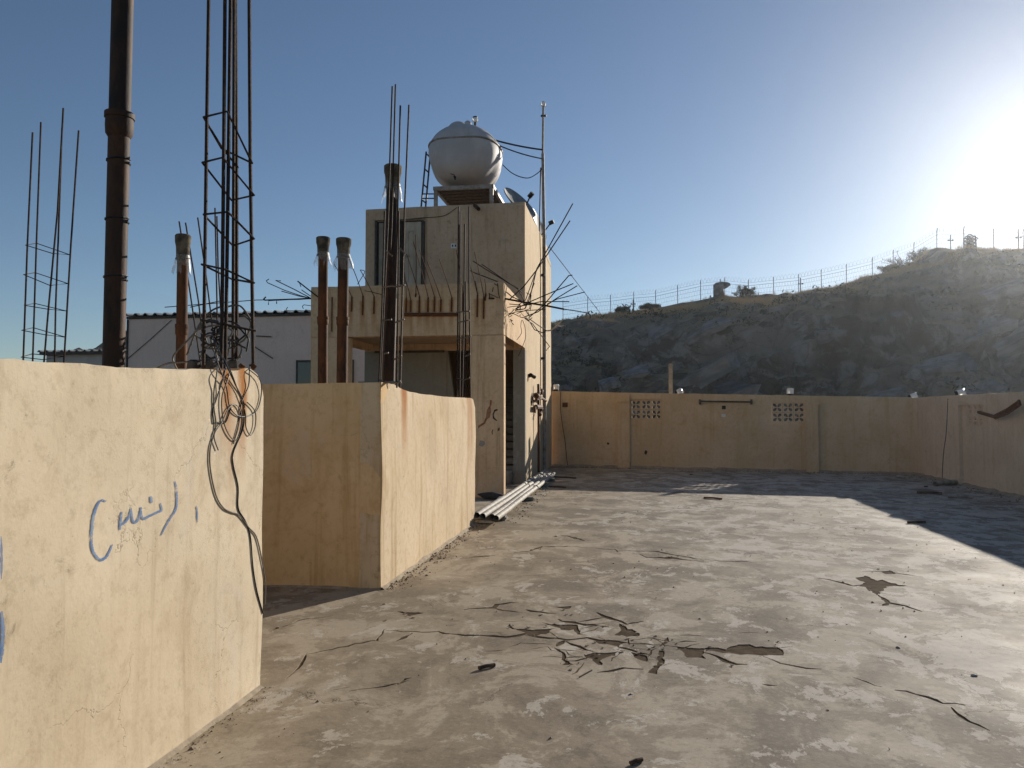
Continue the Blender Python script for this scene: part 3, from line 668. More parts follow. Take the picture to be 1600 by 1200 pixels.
m = MB(); m.tube(smooth_path([pY(u, v, TY1-.012) for u, v in [(620, 345), (650, 341), (690, 338), (706, 330), (714, 324)]], 4), .007, 5); m.build('surface_wire', M['wire'], T)
# spalled plaster on the porch pillar (broken-out brick and old lettering daubs)
def flake(pts, mat, name, Y=TY0, off=.004):
    P = [pY(u, v, Y-off) for u, v in pts]; n = len(P); m = MB(); m.add(P+[p+Vector((0, .012, 0)) for p in P], [tuple(range(n))]+[(i, (i+1) % n, n+(i+1) % n, n+i) for i in range(n)]); return m.build(name, mat, T)
z6 = lambda L: [(720+x*.2, 600+y*.2) for x, y in L]
flake(z6([(228,125),(242,125),(240,160),(232,180),(236,215),(228,260),(205,275),(190,310),(150,335),(135,350),(137,325),(178,300),(195,260),(205,200),(225,170)]), simple('bare_brick', (.26, .10, .055), (.36, .19, .11), 12, .95, 0, .5), 'spalled_patch')
flake(z6([(262,200),(285,195),(290,205),(268,215),(258,240),(262,262),(285,285),(278,290),(250,270),(248,235)]), M['cloth'], 'scrawl', off=.003); flake(z6([(248,355),(254,358),(247,375),(252,395),(244,392),(240,372)]), M['cloth'], 'scrawl', off=.003)
flake(z6([(290,345),(305,340),(303,362),(285,370)]), M['brown_box'], 'spalled_patch')
flake(z6([(150,440),(185,445),(190,470),(170,490),(140,480)]), simple('grey_daub', (.30, .27, .26), (.36, .3, .24), 9, .9), 'scrawl', off=.002)

# starter bars cast into the porch beams
z3b = lambda x, y: (400+x*.2832, 300+y*.2832)
YS = TY0-.03
for stem, tip in [((588,680,572),(510,360)), ((650,672,577),(575,430)), ((527,660,577),(430,395)), ((827,665,585),(818,430)), ((852,662,597),(826,490)), ((900,665,575),(830,340)),
                  ((948,662,582),(868,275)), ((983,660,577),(902,320)), ((1018,660,592),(945,385)), ((1078,660,582),(1012,370)), ((1220,690,567),(1175,380)), ((1255,700,577),(1205,330)), ((1140,660,560),(1105,320)), ((1265,600,560),(1262,480)), ((880,580,560),(882,235))]:
    a = pY(*z3b(stem[0], stem[1]), YS+.02); b = pY(*z3b(stem[0]+2, stem[2]), YS); c = pY(*z3b(*tip), YS-.12)
    m = MB(); m.tube([a, b], .016, 6); m.tube([b, b.lerp(c, .5)+Vector((.01, 0, 0)), c], .0075, 6); m.build('starter_bar', M['rebar_rust'], T)
m = MB(); m.tube([pY(*z3b(420, 580), YS), pY(*z3b(418, 770), YS+.01)], .012, 6); m.build('starter_bar', M['rebar_rust'], T)
m = MB(); m.tube([pY(632, 491.5, YS), pY(715, 491.5, YS)], .034, 8); m.build('rusty_angle', M['rebar_rust'], T)
for pts in [[(575,430),(590,432),(600,436),(598,448),(560,510)], [(600,545),(640,552),(700,568)]]:
    m = MB(); m.tube([pY(*z3b(x, y), YS-.1) for x, y in pts], .007, 5); m.build('tie_rod', M['rebar'], T)
def rods(lst, mat, name='projecting_rod'):
    for pts, rad in lst:
        m = MB(); m.tube([pY(u, v, Y) for u, v, Y in pts], rad, 6); m.build(name, mat, T)
z1 = lambda x, y: (400+x*.075, 420+y*.075)
def L1(pts, Y0=TY0+.1, Y1=TY0-.2): n = len(pts); return [(*z1(x, y), Y0+(Y1-Y0)*i/(n-1)) for i, (x, y) in enumerate(pts)]
rods([(L1([(1180,620),(700,635),(250,650),(190,655),(160,630),(200,590)]), .014), (L1([(1180,610),(430,655),(430,720)]), .012), (L1([(1180,605),(260,665),(260,745)]), .010),
      (L1([(1180,620),(900,640),(0,650),(-1900,800)]), .009), (L1([(1140,615),(930,560),(600,450),(240,290),(215,250),(265,215)]), .009), (L1([(1120,600),(800,430),(410,240),(510,250)]), .010),
      (L1([(1130,610),(900,570),(530,465)]), .009), (L1([(1290,585),(1100,440),(865,255)], TY0-.02), .013), (L1([(1270,570),(1050,400),(905,290),(935,370)], TY0-.03), .009),
      (L1([(1140,570),(1050,510),(950,440)]), .008), (L1([(1180,875),(640,875),(630,840),(660,800)]), .007), (L1([(1180,775),(1000,750),(965,780),(985,830)]), .007)], M['rebar'])
z7 = lambda x, y: (740+x*.125, 420+y*.125)
def L7(pts, Y0, Y1): n = len(pts); return [(*z7(x, y), Y0+(Y1-Y0)*i/(n-1)) for i, (x, y) in enumerate(pts)]
rods([(L7([(190,370),(400,375),(640,420),(900,460),(1130,505)], TY0-.06, 15.4), .019), (L7([(1100,500),(1300,530),(1440,555),(1460,580),(1455,620)], 15.4, 15.6), .010),
      (L7([(195,300),(200,370)], TY0-.06, TY0-.06), .01), (L7([(300,180),(310,300),(325,370)], TY0-.06, TY0-.06), .009), (L7([(245,230),(235,290)], TY0-.05, TY0-.05), .008), (L7([(20,150),(50,320)], TY0-.05, TY0-.05), .008),
      (L7([(520,505),(720,405),(1000,285),(1245,185)], 15.2, 15.7), .012), (L7([(690,610),(880,450),(1040,260),(1190,85),(1230,80)], 15.4, 15.8), .012),
      (L7([(640,600),(800,540),(1020,380),(1295,212)], 15.3, 15.7), .011), (L7([(920,440),(1040,380),(1390,290)], 15.5, 15.8), .010), (L7([(600,460),(850,410),(1195,410)], 15.3, 15.7), .010),
      (L7([(450,440),(560,450),(650,390),(770,60),(830,-60)], 15.0, 15.6), .009), (L7([(520,520),(640,500),(700,380),(750,170),(790,0),(1240,-815)], 15.0, 15.9), .012), (L7([(440,390),(620,230),(800,0),(1205,-600)], 14.9, 15.9), .012),
      (L7([(600,300),(560,250),(160,10),(-10,-100)], 15.3, 15.0), .012), (L7([(640,420),(560,260),(100,-60)], 15.3, 15.0), .010), (L7([(300,160),(0,45),(-60,10)], 15.0, 14.9), .011),
      (L7([(640,620),(740,690),(820,800),(950,970),(910,1020)], 15.5, 16.2), .009), (L7([(660,610),(720,690),(760,760),(860,800),(910,775)], 15.5, 16), .010), (L7([(690,620),(800,700),(915,775)], 15.5, 16), .009),
      (L7([(390,600),(520,540),(700,520),(900,505)], 15.0, 15.6), .009), (L7([(400,485),(500,470),(650,460),(760,180)], 14.95, 15.5), .008), (L7([(540,560),(700,500),(720,330),(660,300)], 15.1, 15.4), .008)], M['rebar'])
rods([(L7([(260,185),(350,240),(480,350),(660,430)], TY0-.12, 15.2), .011), (L7([(190,310),(250,335),(310,365)], TY0-.12, TY0-.1), .010)], M['stirrup'])
for k in range(7):
    rr = random.Random(50+k); x0 = 540+rr.uniform(-80, 120); y0 = 480+rr.uniform(-60, 110); pts = [(x0, y0)]
    for j in range(4): pts.append((pts[-1][0]+rr.uniform(-60, 70), pts[-1][1]+rr.uniform(-40, 60)))
    m = MB(); m.tube(smooth_path([pY(*z7(*p), 15.1+.02*k+.06*j) for j, p in enumerate(pts)], 4), .008, 5); m.build('tie_wire', M['rebar'], T)
for pts in [[(610,640),(640,720),(650,850),(620,950),(560,1090)], [(600,640),(590,720),(600,800),(540,890)], [(650,610),(600,560),(560,470),(530,520)]]:
    m = MB(); m.tube(smooth_path([pY(*z7(*p), 15.9) for p in pts], 5), .006, 5); m.build('tie_wire', M['wire'], T)
m = MB(); m.tube(smooth_path([pY(*z7(x, y), 16.2) for x, y in [(920, 775), (970, 765), (1040, 710), (1120, 625)]], 5), .016, 6)
setp(m.build('bent_conduit', M['beige_wire'], T), 'pale bent conduit tip')

# ================================================================== REBAR CAGES AND PIPES
def cage(label, base, bars, stirrups, rad=.009, srad=.0065, smat='stirrup', name='rebar_cage', mat='rebar'):
    t = thing(name, base, label, 'rebar', 'column rebar left standing on the roof')
    for pts in bars:
        m = MB(); P = [Vector(p) for p in pts]; m.tube(P, rad, 7); m.build('bar', M[mat], t)
    for pts in stirrups:
        m = MB(); m.tube([Vector(p) for p in pts], srad, 6); m.build('stirrup', M[smat], t)
    return t
# cage on the end of wall A
dl, dn, df, dr = 4.42, 4.22, 4.62, 4.38
bars = [[pY(327, -60, dl), pY(323, 200, dl), pY(320, 420, dl), pY(318, 580, dl)], [pY(352, -60, dn), pY(350, 200, dn), pY(346, 590, dn)], [pY(361, -60, dn+.03), pY(357, 250, dn+.03), pY(352, 590, dn+.03)],
        [pY(366, -60, df), pY(365, 300, df), pY(364, 590, df)], [pY(367.5, -60, df+.03), pY(370, 300, df+.03), pY(370, 590, df+.03)], [pY(389, -60, dr), pY(391, 250, dr), pY(396, 578, dr)]]
st = []
for L in [[(318,183),(355,174),(394,255),(346,232),(318,183)], [(316,254),(348,246),(397,305),(362,313),(316,254)], [(318,335),(356,331),(397,373),(364,384),(318,335)], [(315,413),(352,421),(397,442),(362,436),(315,413)], [(315,500),(352,507),(399,517)]]:
    ds = [dl-.01, dn-.012, dr-.01, df+.045, dl-.01]
    st.append([pY(u, v, d) for (u, v), d in zip(L, ds)])
st.append([pY(322, 190, dl), pY(350, 235, df), pY(372, 262, df)])
cA = cage('tall black rebar cage with tangled cables on the graffiti wall end', pY(355, 585, 4.4), bars, st, .0108, .0066, 'rebar')
# far-left cage
d0 = 6.6
bars = [[pY(51, 207, d0), pY(43, 380, d0), pY(35, 600, d0)], [pY(64, 191, d0+.3), pY(57, 380, d0+.3), pY(50, 600, d0+.3)], [pY(99, 169, d0-.1), pY(90, 330, d0-.1), pY(76, 480, d0-.1), pY(66, 600, d0-.1)],
        [pY(97, 200, d0+.2), pY(92, 350, d0+.2), pY(87, 480, d0+.2), pY(85, 600, d0+.2)], [pY(123, 204, d0), pY(111, 380, d0), pY(98, 600, d0)]]
st = [[pY(u, v, d) for (u, v), d in zip(L, (d0-.01, d0-.11, d0+.01, d0+.3, d0-.01))] for L in
      [[(40,383),(82,396),(109,398),(57,380),(40,383)], [(37,429),(78,446),(106,443),(55,426),(37,429)], [(38,477),(74,483),(104,486),(54,474),(38,477)], [(34,516),(70,523),(103,527),(52,512),(34,516)], [(33,558),(68,562),(100,557),(50,553),(33,558)]]]
cage('slim rebar cage standing alone at the far left', pY(70, 600, d0), bars, st, .0085, .0045, 'rebar')
# cage at the corner of wall B, round a rusty pipe
d1 = 7.05
bars = [[pY(613, 135, d1), pY(606, 350, d1), pY(594, 600, d1)], [pY(618, 132, d1+.12), pY(612, 350, d1+.12), pY(600, 600, d1+.12)], [pY(625.5, 165, d1), pY(621, 350, d1), pY(614, 600, d1)], [pY(639, 164, d1+.1), pY(632, 330, d1+.1), pY(626, 600, d1+.1)],
        [pY(623, 330, d1-.12), pY(622, 480, d1-.12), pY(620, 606, d1-.12)], [pY(601, 330, d1-.1), pY(597, 480, d1-.1), pY(592, 600, d1-.1)], [pY(630, 400, d1-.05), pY(625, 606, d1-.05)]]
st = [[pY(u, v, d1-.14) for u, v in L] for L in [[(603,392),(613,400)], [(623,387),(634,397)], [(597,449),(612,447),(621,448),(633,445)], [(596,501),(612,499)], [(617,504),(632,499)], [(600,553),(607,551)], [(615,562),(628,556)], [(593,594),(612,599),(627,597)]]]
cage('rebar cage around a rusty pipe on the ochre block corner', pY(612, 603, d1), bars, st, .0085, .008)
# cage at the far end of wall B
d2 = 11.25
bars = [[pY(716.5, 323, d2), pY(716, 400, d2), pY(714.5, 622, d2)], [pY(719, 330, d2-.1), pY(719, 480, d2-.1), pY(718, 622, d2-.1)], [pY(726, 350, d2+.1), pY(725, 480, d2+.1), pY(722, 622, d2+.1)], [pY(733, 323, d2), pY(733, 450, d2), pY(735, 625, d2)], [pY(727.5, 440, d2-.08), pY(727, 625, d2-.08)]]
st = [[pY(u, v, d2-.12) for u, v in L] for L in [[(713,488),(734,486)], [(714,529),(726,528),(736,525)], [(716,504),(733,500)], [(727,557),(735,553)], [(715,591),(725,594),(734,590)]]]
cage('short thin rebar cage at the far end of the ochre block', pY(725, 622, d2), bars, st, .012, .010)
# leaning loose bars behind wall A
dd = 7.9
bars = [[pY(280, 346, dd), pY(296, 450, dd), pY(318, 600, dd)], [pY(290, 348, dd), pY(310, 470, dd), pY(326, 600, dd)], [pY(309, 340, dd+.2), pY(322, 430, dd+.2), pY(343, 600, dd+.2)], [pY(336, 325, dd), pY(339, 470, dd), pY(340, 600, dd)], [pY(339, 338, dd+.1), pY(341, 420, dd+.1), pY(352, 600, dd+.1)]]
cage('leaning loose rebar behind the capped pipe and graffiti wall', pY(320, 600, dd), bars, [[pY(297, 480, dd-.05), pY(345, 470, dd+.05)], [pY(318, 548, dd), pY(350, 530, dd)]], .0085, .005, 'rebar', 'rebar_bundle')

def vpipe(label, u_top, v_top, u_bot, v_bot, Y, rad, mat, bells, cap=True, wrap=False, name='vent_pipe', bands=0):
    top = pY(u_top, v_top, Y); bot = pY(u_bot, v_bot, Y); bz = bot.copy(); k = (top-bot).normalized(); bz = bot-k*(bot.z/k.z)+k*.02
    t = thing(name, bz, label, 'pipe', 'old drain pipes standing on the roof')
    H = (top-bz).length
    m = MB(); m.lathe([(rad, 0), (rad, H*.33), (rad, H*.66), (rad, H)], bz, k, 18); m.build('shaft', M[mat], t, autos=40)
    hs = 1.0 if rad > .055 and mat == 'pipe_dark' else .55
    for v in bells:                                            # hub joints: swelling with a collar
        c = pY(u_top+(u_bot-u_top)*(v-v_top)/(v_bot-v_top), v, Y)
        m = MB(); m.lathe([(rad*1.02, -.09*hs), (rad*(1+.24*hs), -.07*hs), (rad*(1+.30*hs), -.02), (rad*(1+.27*hs), .012), (rad*(1+.38*hs), .016), (rad*(1+.38*hs), .045), (rad*1.04, .047)], c, k, 18); m.build('hub_joint', M[mat], t, autos=40)
    if cap:
        m = MB(); m.lathe([(rad*1.02, -.19), (rad*1.18, -.14), (rad*1.22, -.08), (rad*1.3, -.05), (rad*1.42, -.03), (rad*1.45, .03), (rad*1.25, .04)], top, k, 18); m.build('socket_top', M['pipe_bell'], t, autos=40)
        m = MB(); m.tube([top-k*.17+Vector((math.cos(a)*rad*1.25, math.sin(a)*rad*1.25, .004*math.sin(3*a))) for a in [i*.5 for i in range(14)]], .006, 5); m.build('tie_wire', M['stirrup'], t)
    if wrap:
        rr = random.Random(int(u_top)); vs = []; fs = []; n = 22; rows = 7
        for j in range(rows):
            for i in range(n):
                a = 2*math.pi*i/n; q = j/(rows-1)
                rr_ = rad*(1.2+q*.9*(.35+.65*abs(noise.noise(Vector((math.cos(a)*1.6, math.sin(a)*1.6, u_top))))*2)+.22*math.sin(a*7+j*.6)*q)
                vs.append(top-k*(.14+q*(.16+.10*noise.noise(Vector((math.cos(a)*2, math.sin(a)*2, 5+u_top)))))+Vector((math.cos(a)*rr_, math.sin(a)*rr_, 0)))
        for j in range(rows-1):
            for i in range(n):
                if j >= 3 and noise.noise(Vector((i*.45, u_top, 1))) > .12: continue
                fs.append((j*n+i, j*n+(i+1) % n, (j+1)*n+(i+1) % n, (j+1)*n+i))
        m = MB(); m.add(vs, fs); m.build('plastic_wrap', M['plastic'], t, smooth=True)
    for v in (bands or ()):                                    # wire lashings
        c = pY(u_top+(u_bot-u_top)*(v-v_top)/(v_bot-v_top), v, Y); m = MB()
        m.tube([c+Vector((math.cos(a)*rad*1.05, math.sin(a)*rad*1.05, .004*a)) for a in [i*.45 for i in range(16)]], .005, 5); m.build('lashing_wire', M['wire'], t)
    return t
vpipe('tall dark cast-iron pipe with hub joint rising out of frame at left', 193, -60, 177, 578, 3.9, .056, 'pipe_dark', [190], False, bands=(256, 348, 438))
vpipe('rusty capped pipe with plastic wrap behind the graffiti wall', 286, 374, 283, 580, 6.3, .046, 'pipe_rust', [515], True, True)
vpipe('left of the two rusty capped pipes behind the ochre block', 505, 376, 504, 606, 8.6, .056, 'pipe_rust', [501], True, True)
vpipe('right of the two rusty capped pipes behind the ochre block', 537, 378, 534, 606, 8.4, .060, 'pipe_rust', [502], True, True)
vpipe('dark capped pipe with plastic wrap inside the corner rebar cage', 614, 265, 607, 606, 7.25, .060, 'pipe_dark', [452], True, True)

# cables hanging over wall A
zc = lambda x, y: (300+x/3, 560+y/3)
def cable(L, rad, label, mat='wire', pre=(), off=.0042):
    P = [Vector(p) for p in pre]+[faceA(*zc(x, y), off) for x, y in L]
    m = MB(); m.tube(smooth_path(P, 8), rad, 6); o = m.build('hanging_cable', M[mat], None, loc=P[-1]); return setp(o, label, 'cable', 'cables hanging on the graffiti wall')
top_ = lambda u, v, Y=4.3: pY(u, v, Y)
cable([(150,20),(190,110),(235,200),(240,250),(235,330),(190,440),(190,500),(212,600),(212,700),(245,760),(270,830),(280,980),(295,1090),(325,1195)], .0038, 'black cable running down to the foot of the graffiti wall', 'wire', [top_(330, 520), pX(345, 555, -2.2)])
cable([(110,60),(95,150),(95,230),(105,320),(80,420),(80,520),(105,640),(140,700),(180,722),(215,735),(260,790),(300,840),(325,960),(336,1060),(333,1150)], .0038, 'black cable looping left then joining the other at the wall edge', 'wire_grey', [pX(340, 560, -2.2)], .0055)
cable([(110,20),(150,130),(165,220),(200,265),(250,272),(300,245),(322,170),(315,100),(265,55)], .0034, 'black cable making a wide round loop at the wall top', 'wire', [pX(334, 548, -2.2)], .007)
cable([(160,90),(130,180),(135,280),(160,350),(195,385),(215,350),(225,290),(215,240),(190,215),(160,235),(130,300),(95,360),(115,430)], .0034, 'grey cable with a small double loop on the graffiti wall', 'wire_grey', [pX(356, 572, -2.15)], .008)
cable([(265,60),(260,130),(225,210),(215,300),(190,400)], .0034, 'short black cable end hanging under the rebar cage', 'wire', [pX(390, 570, -2.15)], .005)
cable([(170,60),(200,140),(240,250),(245,320),(268,360),(290,320),(290,250),(250,205)], .0034, 'black cable curled into a narrow hook on the graffiti wall', 'wire_grey', [pX(350, 560, -2.15)], .0095)
cable([(150,50),(110,180),(92,240),(95,300),(110,300),(150,300),(175,230)], .0034, 'thin black cable with a slack bend near the rust streaks', 'wire', [pX(345, 565, -2.18)], .0045)
# tangle of cable behind the wall top
rr = random.Random(5)
tg = thing('cable_tangle', pY(340, 585, 4.6), 'tangle of black and grey cable coiled round the tall cage foot', 'cable')
for k in range(13):
    cu, cv, Y = rr.uniform(330, 362), rr.uniform(515, 556), rr.uniform(4.35, 4.75); a0 = rr.uniform(0, 6); pts = []
    ra, rb = rr.uniform(10, 34), rr.uniform(12, 32)
    for i in range(int(rr.uniform(9, 22))): a = a0+i*.42; pts.append(pY(cu+ra*math.cos(a)+i*rr.uniform(-.4, .4), cv+rb*math.sin(a)*.8+rr.uniform(-2, 2), Y+.08*math.sin(a*.7)))
    m = MB(); m.tube(smooth_path(pts, 4), .0055, 6); m.build('cable_loop', M['wire' if k % 3 else 'wire_grey'], tg)
for L in [[(236,580),(262,568),(285,566),(330,560),(350,545)], [(277,578),(270,560),(280,545),(300,525),(322,500)], [(292,555),(310,510),(330,486),(350,478)], [(380,492),(392,505),(384,528),(370,536),(344,534)], [(352,480),(375,478),(392,500)]]:
    m = MB(); m.tube(smooth_path([pY(u, v, 4.6) for u, v in L], 6), .006, 6); m.build('cable_loop', M['wire_grey'], tg)
for (u, Y, rdm) in ((303, 4.55, .045), (327, 4.5, .05), (365, 4.5, .04)):       # broken bits of conduit and mortar on the wall head
    m = MB(); q = pY(u, 577, Y); m.lathe([(rdm*.9, -.03), (rdm, 0), (rdm*.8, .05), (rdm*.5, .06)], q, (0, 0, 1), 9); m.build('mortar_lump', M['cloth'], tg)
for u, v in ((378, 572), (395, 573)):
    c = pY(u, v, 4.2); m = MB(); bm = rock_mesh(int(u), .8); o = bpy.data.objects.new('rust_crust', bm.copy()); o.data.materials.clear(); o.data.materials.append(M['rebar_rust']); COL.objects.link(o); o.parent = A; o.location = c-parent_world(A); o.scale = (.022, .022, .025)
m = MB(); m.tube([pY(560, 598, 6.95), pY(600, 598, 6.95), pY(626, 596, 6.95)], .012, 6); setp(m.build('loose_bar', simple('blue_grey_bar', (.12, .16, .17), (.2, .2, .18), 9), None, loc=pY(590, 600, 6.95)), 'blue-grey bar lying on top of the ochre block', 'bar')

# ================================================================== ROOF OF THE TOWER: TANK, LADDER, MAST, DISH
tc = pY(728, 245, 19.4); TL, TR = 1.0, .915           # half length, radius
ZB = pY(725, 293, 18.75).z                             # stand top
TK = thing('water_tank', (tc.x, tc.y, ZB), 'white fibreglass water tank on a steel stand on the tower roof', 'water tank')
m = MB(); n = 40; rows = 26; vs = []
for j in range(rows+1):
    q = -1+2*j/rows; yy = TL*math.copysign(abs(math.sin(q*math.pi/2))**1.0, q); rad = TR*max(.001, (math.cos(q*math.pi/2)))**.5
    for i in range(n):
        a = 2*math.pi*i/n; ca, sa = math.cos(a), math.sin(a); x = rad*ca; z = rad*sa*(.77 if sa > 0 else .94)
        if sa < 0:                                         # belly stays full, then is cut by the flat moulded foot with flutes
            x = rad*math.copysign(abs(ca)**.66, ca); z = max(z, ZB-tc.z+.012)
            if abs(yy) < .8: x *= 1-.05*(1-math.cos(yy*10.5))*min(1, -sa*1.3)
        vs.append(Vector((tc.x+x, tc.y+yy, tc.z+z)))
fs = [(j*n+i, j*n+(i+1) % n, (j+1)*n+(i+1) % n, (j+1)*n+i) for j in range(rows) for i in range(n)]
m.add(vs, fs+[tuple(range(n))[::-1], tuple(rows*n+i for i in range(n))]); m.build('shell', M['tank'], TK, smooth=True)
pts = []
for i in range(65):
    q = i/64*2*math.pi; sy = math.sin(q); yy = TL*sy; rad = TR*.985*max(.0, math.cos(abs(math.asin(max(-1, min(1, sy))))))**.5
    pts.append(Vector((tc.x+math.copysign(rad, math.cos(q)), tc.y+yy*.985, tc.z+.155)))
m = MB(); m.tube(pts, .026, 6); m.build('seam_flange', M['metal'], TK, smooth=True)
c = pY(714, 200, 18.6); ax = Vector((-.03, -.86, .5))
m = MB(); m.lathe([(.17, -.55), (.18, -.2), (.19, .0)], c, ax, 24); m.build('manhole_neck', M['tank'], TK, smooth=True)
m = MB(); m.lathe([(.20, -.02), (.215, 0), (.21, .035), (.15, .07), (.02, .085)], c, ax, 24); m.build('lid', M['tank'], TK, smooth=True)
m = MB(); c = pY(731, 195, 19.6); m.lathe([(.09, -.15), (.09, .05), (.06, .09), (.01, .1)], c, (0, 0, 1), 14); m.build('filler_boss', M['tank'], TK, smooth=True)
m = MB(); c = pY(711.5, 277, 18.42); m.tube([c, c+Vector((0, -.12, -.01)), c+Vector((.03, -.16, -.1))], .022, 8); m.tube([c+Vector((-.1, -.1, .06)), c+Vector((0, -.1, .03))], .009, 6); m.build('outlet_tap', M['wire'], TK)
SX0, SX1 = pY(681, 300, 18.6).x, pY(768, 300, 18.6).x; SY0, SY1 = 18.6, 20.3
S = thing('tank_stand', (tc.x, tc.y, 6.16), 'low steel angle stand under the white water tank', 'stand')
for x, y in ((SX0, SY0), (SX1, SY0), (SX0, SY1), (SX1, SY1)): MB().box(x-.045, x+.045, y-.03, y+.03, 6.165, ZB-.09).build('leg', M['metal'], S)
for y in (SY0, SY1): MB().box(SX0-.06, SX1+.06, y-.04, y+.04, ZB-.088, ZB).build('rail', M['metal'], S)
for x in (SX0-.02, SX1+.02): MB().box(x-.035, x+.035, SY0+.042, SY1-.042, ZB-.086, ZB-.002).build('rail', M['metal'], S)
for k in range(6): y = SY0+.14+k*(SY1-SY0-.2)/5.6; MB().box(SX0+.017, SX1-.017, y-.09, y+.09, ZB-.05, ZB-.005).build('plank', M['wood'], S)
lad = thing('ladder', pY(664, 320, 18.9), 'narrow steel ladder leaning at the left of the water tank', 'ladder')
m = MB(); m.tube([pY(657, 335, 18.9), pY(666, 237, 18.9)], .022, 6); m.build('rail', M['metal_dark'], lad)
m = MB(); m.tube([pY(664, 335, 19.1), pY(672, 245, 19.1)], .022, 6); m.build('rail', M['metal_dark'], lad)
for k in range(4): m = MB(); v = 240+k*24; m.tube([pY(666-(v-237)*.092, v, 18.9), pY(672-(v-245)*.089, v+6, 19.1)], .018, 6); m.build('rung', M['metal_dark'], lad)
for v in (303, 310): m = MB(); m.tube([pY(660, v, 18.9), pY(684, v, 18.9)], .016, 6); m.build('brace', M['metal_dark'], lad)
MY = 20.9; MXb = pY(843, 745, MY)
ma = thing('antenna_mast', (MXb.x, MY, 0), 'tall thin pipe mast with lamp rising up the tower side', 'mast')
pp = [Vector((-2.27, MY, .02)), Vector((-2.27, MY, 3)), Vector((-2.27, MY, 6.3)), pY(848, 240, MY), pY(849, 165, MY)]
m = MB(); m.tube([pp[0], pp[1], pp[2]], .05, 10); m.tube([pp[2], pp[3]], .042, 10); m.tube([pp[3], pp[4]], .03, 8); m.build('pole', M['metal'], ma)
m = MB(); m.tube([pY(842, 400, MY), pY(845, 262, MY)], .02, 6); m.build('stay_bar', M['metal_dark'], ma)
m = MB(); m.lathe([(.03, -.03), (.06, -.02), (.07, .05), (.05, .10), (.015, .12)], pp[4], (0, 0, 1), 12); m.build('pale_globe', M['lamp'], ma)
m = MB(); q = pY(848.5, 181, MY); m.tube([q-Vector((.06, 0, 0)), q+Vector((.09, 0, 0))], .03, 6); m.build('clamp', M['metal_dark'], ma)
for v in (430, 560): MB().box(-2.34, -2.24, MY-.07, MY+.07, pY(846, v, MY).z-.03, pY(846, v, MY).z+.03).build('clamp', M['metal_dark'], ma)
bo = thing('glint_pipe', pY(743, 205, 20.0)-Vector((0, 0, .1)), 'short pipe sticking up behind the water tank, with a pale globe added for its glint', 'lamp', 'pipe with an added glint')  # pipe behind the tank; pale globe added to imitate the glint on it
m = MB(); m.tube([pY(742.5, 240, 20.4), pY(742.5, 191, 20.4)], .035, 8); m.build('pole', M['metal_dark'], bo); m = MB(); m.lathe([(.02, -.02), (.07, 0), (.08, .06), (.05, .12)], pY(742.5, 190, 20.4), (0, 0, 1), 12); m.build('pale_globe', M['lamp'], bo); m = MB(); m.lathe([(.06, .1), (.065, .13), (.02, .15)], pY(742.5, 190, 20.4), (0, 0, 1), 10); m.build('cap', M['wire'], bo)
for a, b, sag, rad, lb in [((766, 217, 19.6), (848, 234, MY), .03, .022, 'upper taut cable from the water tank to the mast'), ((768, 222, 19.6), (847.5, 248, MY), .05, .016, 'lower taut cable from the water tank to the mast')]:
    P0, P1 = pY(*a), pY(*b); m = MB(); m.tube([P0.lerp(P1, i/10)-Vector((0, 0, sag*4*(i/10)*(1-i/10))) for i in range(11)], rad, 6); setp(m.build('overhead_cable', M['wire'], None, loc=P0), lb, 'cable', 'cables on the tower roof')
m = MB(); P = [pY(u, v, 19.9+i*.15) for i, (u, v) in enumerate([(785, 257), (798, 269), (812, 276), (826, 278), (838, 272), (847, 264)])]; m.tube(smooth_path(P, 6), .012, 6); setp(m.build('overhead_cable', M['wire'], None, loc=P[0]), 'slack cable drooping from the tank side to the mast', 'cable', 'cables on the tower roof')
m = MB(); P0, P1 = pY(858, 385, 21.5), pY(950, 505, 40); m.tube([P0, P1], .012, 5); setp(m.build('guy_wire', M['wire'], None, loc=P0), 'thin straight wire running from the tower down towards the hill', 'wire')
def dish(label, c, ax, rad, legz):
    t = thing('satellite_dish', (c.x, c.y, legz), label, 'satellite dish', 'satellite dishes on the tower')
    ax = Vector(ax).normalized(); m = MB()
    m.tube([c+ax*(.22*rad*(q*q)-.02) for q in [i/8 for i in range(9)]], [max(.001, rad*i/8) for i in range(9)], 28, False)
    m.tube([c+ax*(.22*rad*(q*q)-.045) for q in [i/8 for i in range(9)]], [max(.001, rad*i/8) for i in range(9)], 28, False); m.build('reflector', M['dish'], t, smooth=True)
    tip = c+ax*rad*.95+Vector((0, 0, -.25*rad)); m = MB(); m.tube([c-Vector((0, 0, rad*.8))+ax*.1, tip], .018, 6); m.build('feed_arm', M['metal_dark'], t)
    m = MB(); m.tube([tip-ax*.06, tip+ax*.08], .06, 8); m.build('feed_head', M['wire'], t)
    m = MB(); m.tube([Vector((c.x, c.y+.05, legz)), c-ax*.05], .03, 8); m.build('mount', M['metal_dark'], t)
dish('grey satellite dish tilted at the right edge of the tower roof', pY(809, 320, 19.5), (.62, -.30, .55), .52, 6.2)
dish('darker satellite dish edge-on behind the tower corner', pY(838, 352, 21.6), (.9, -.15, .35), .48, 5.6)

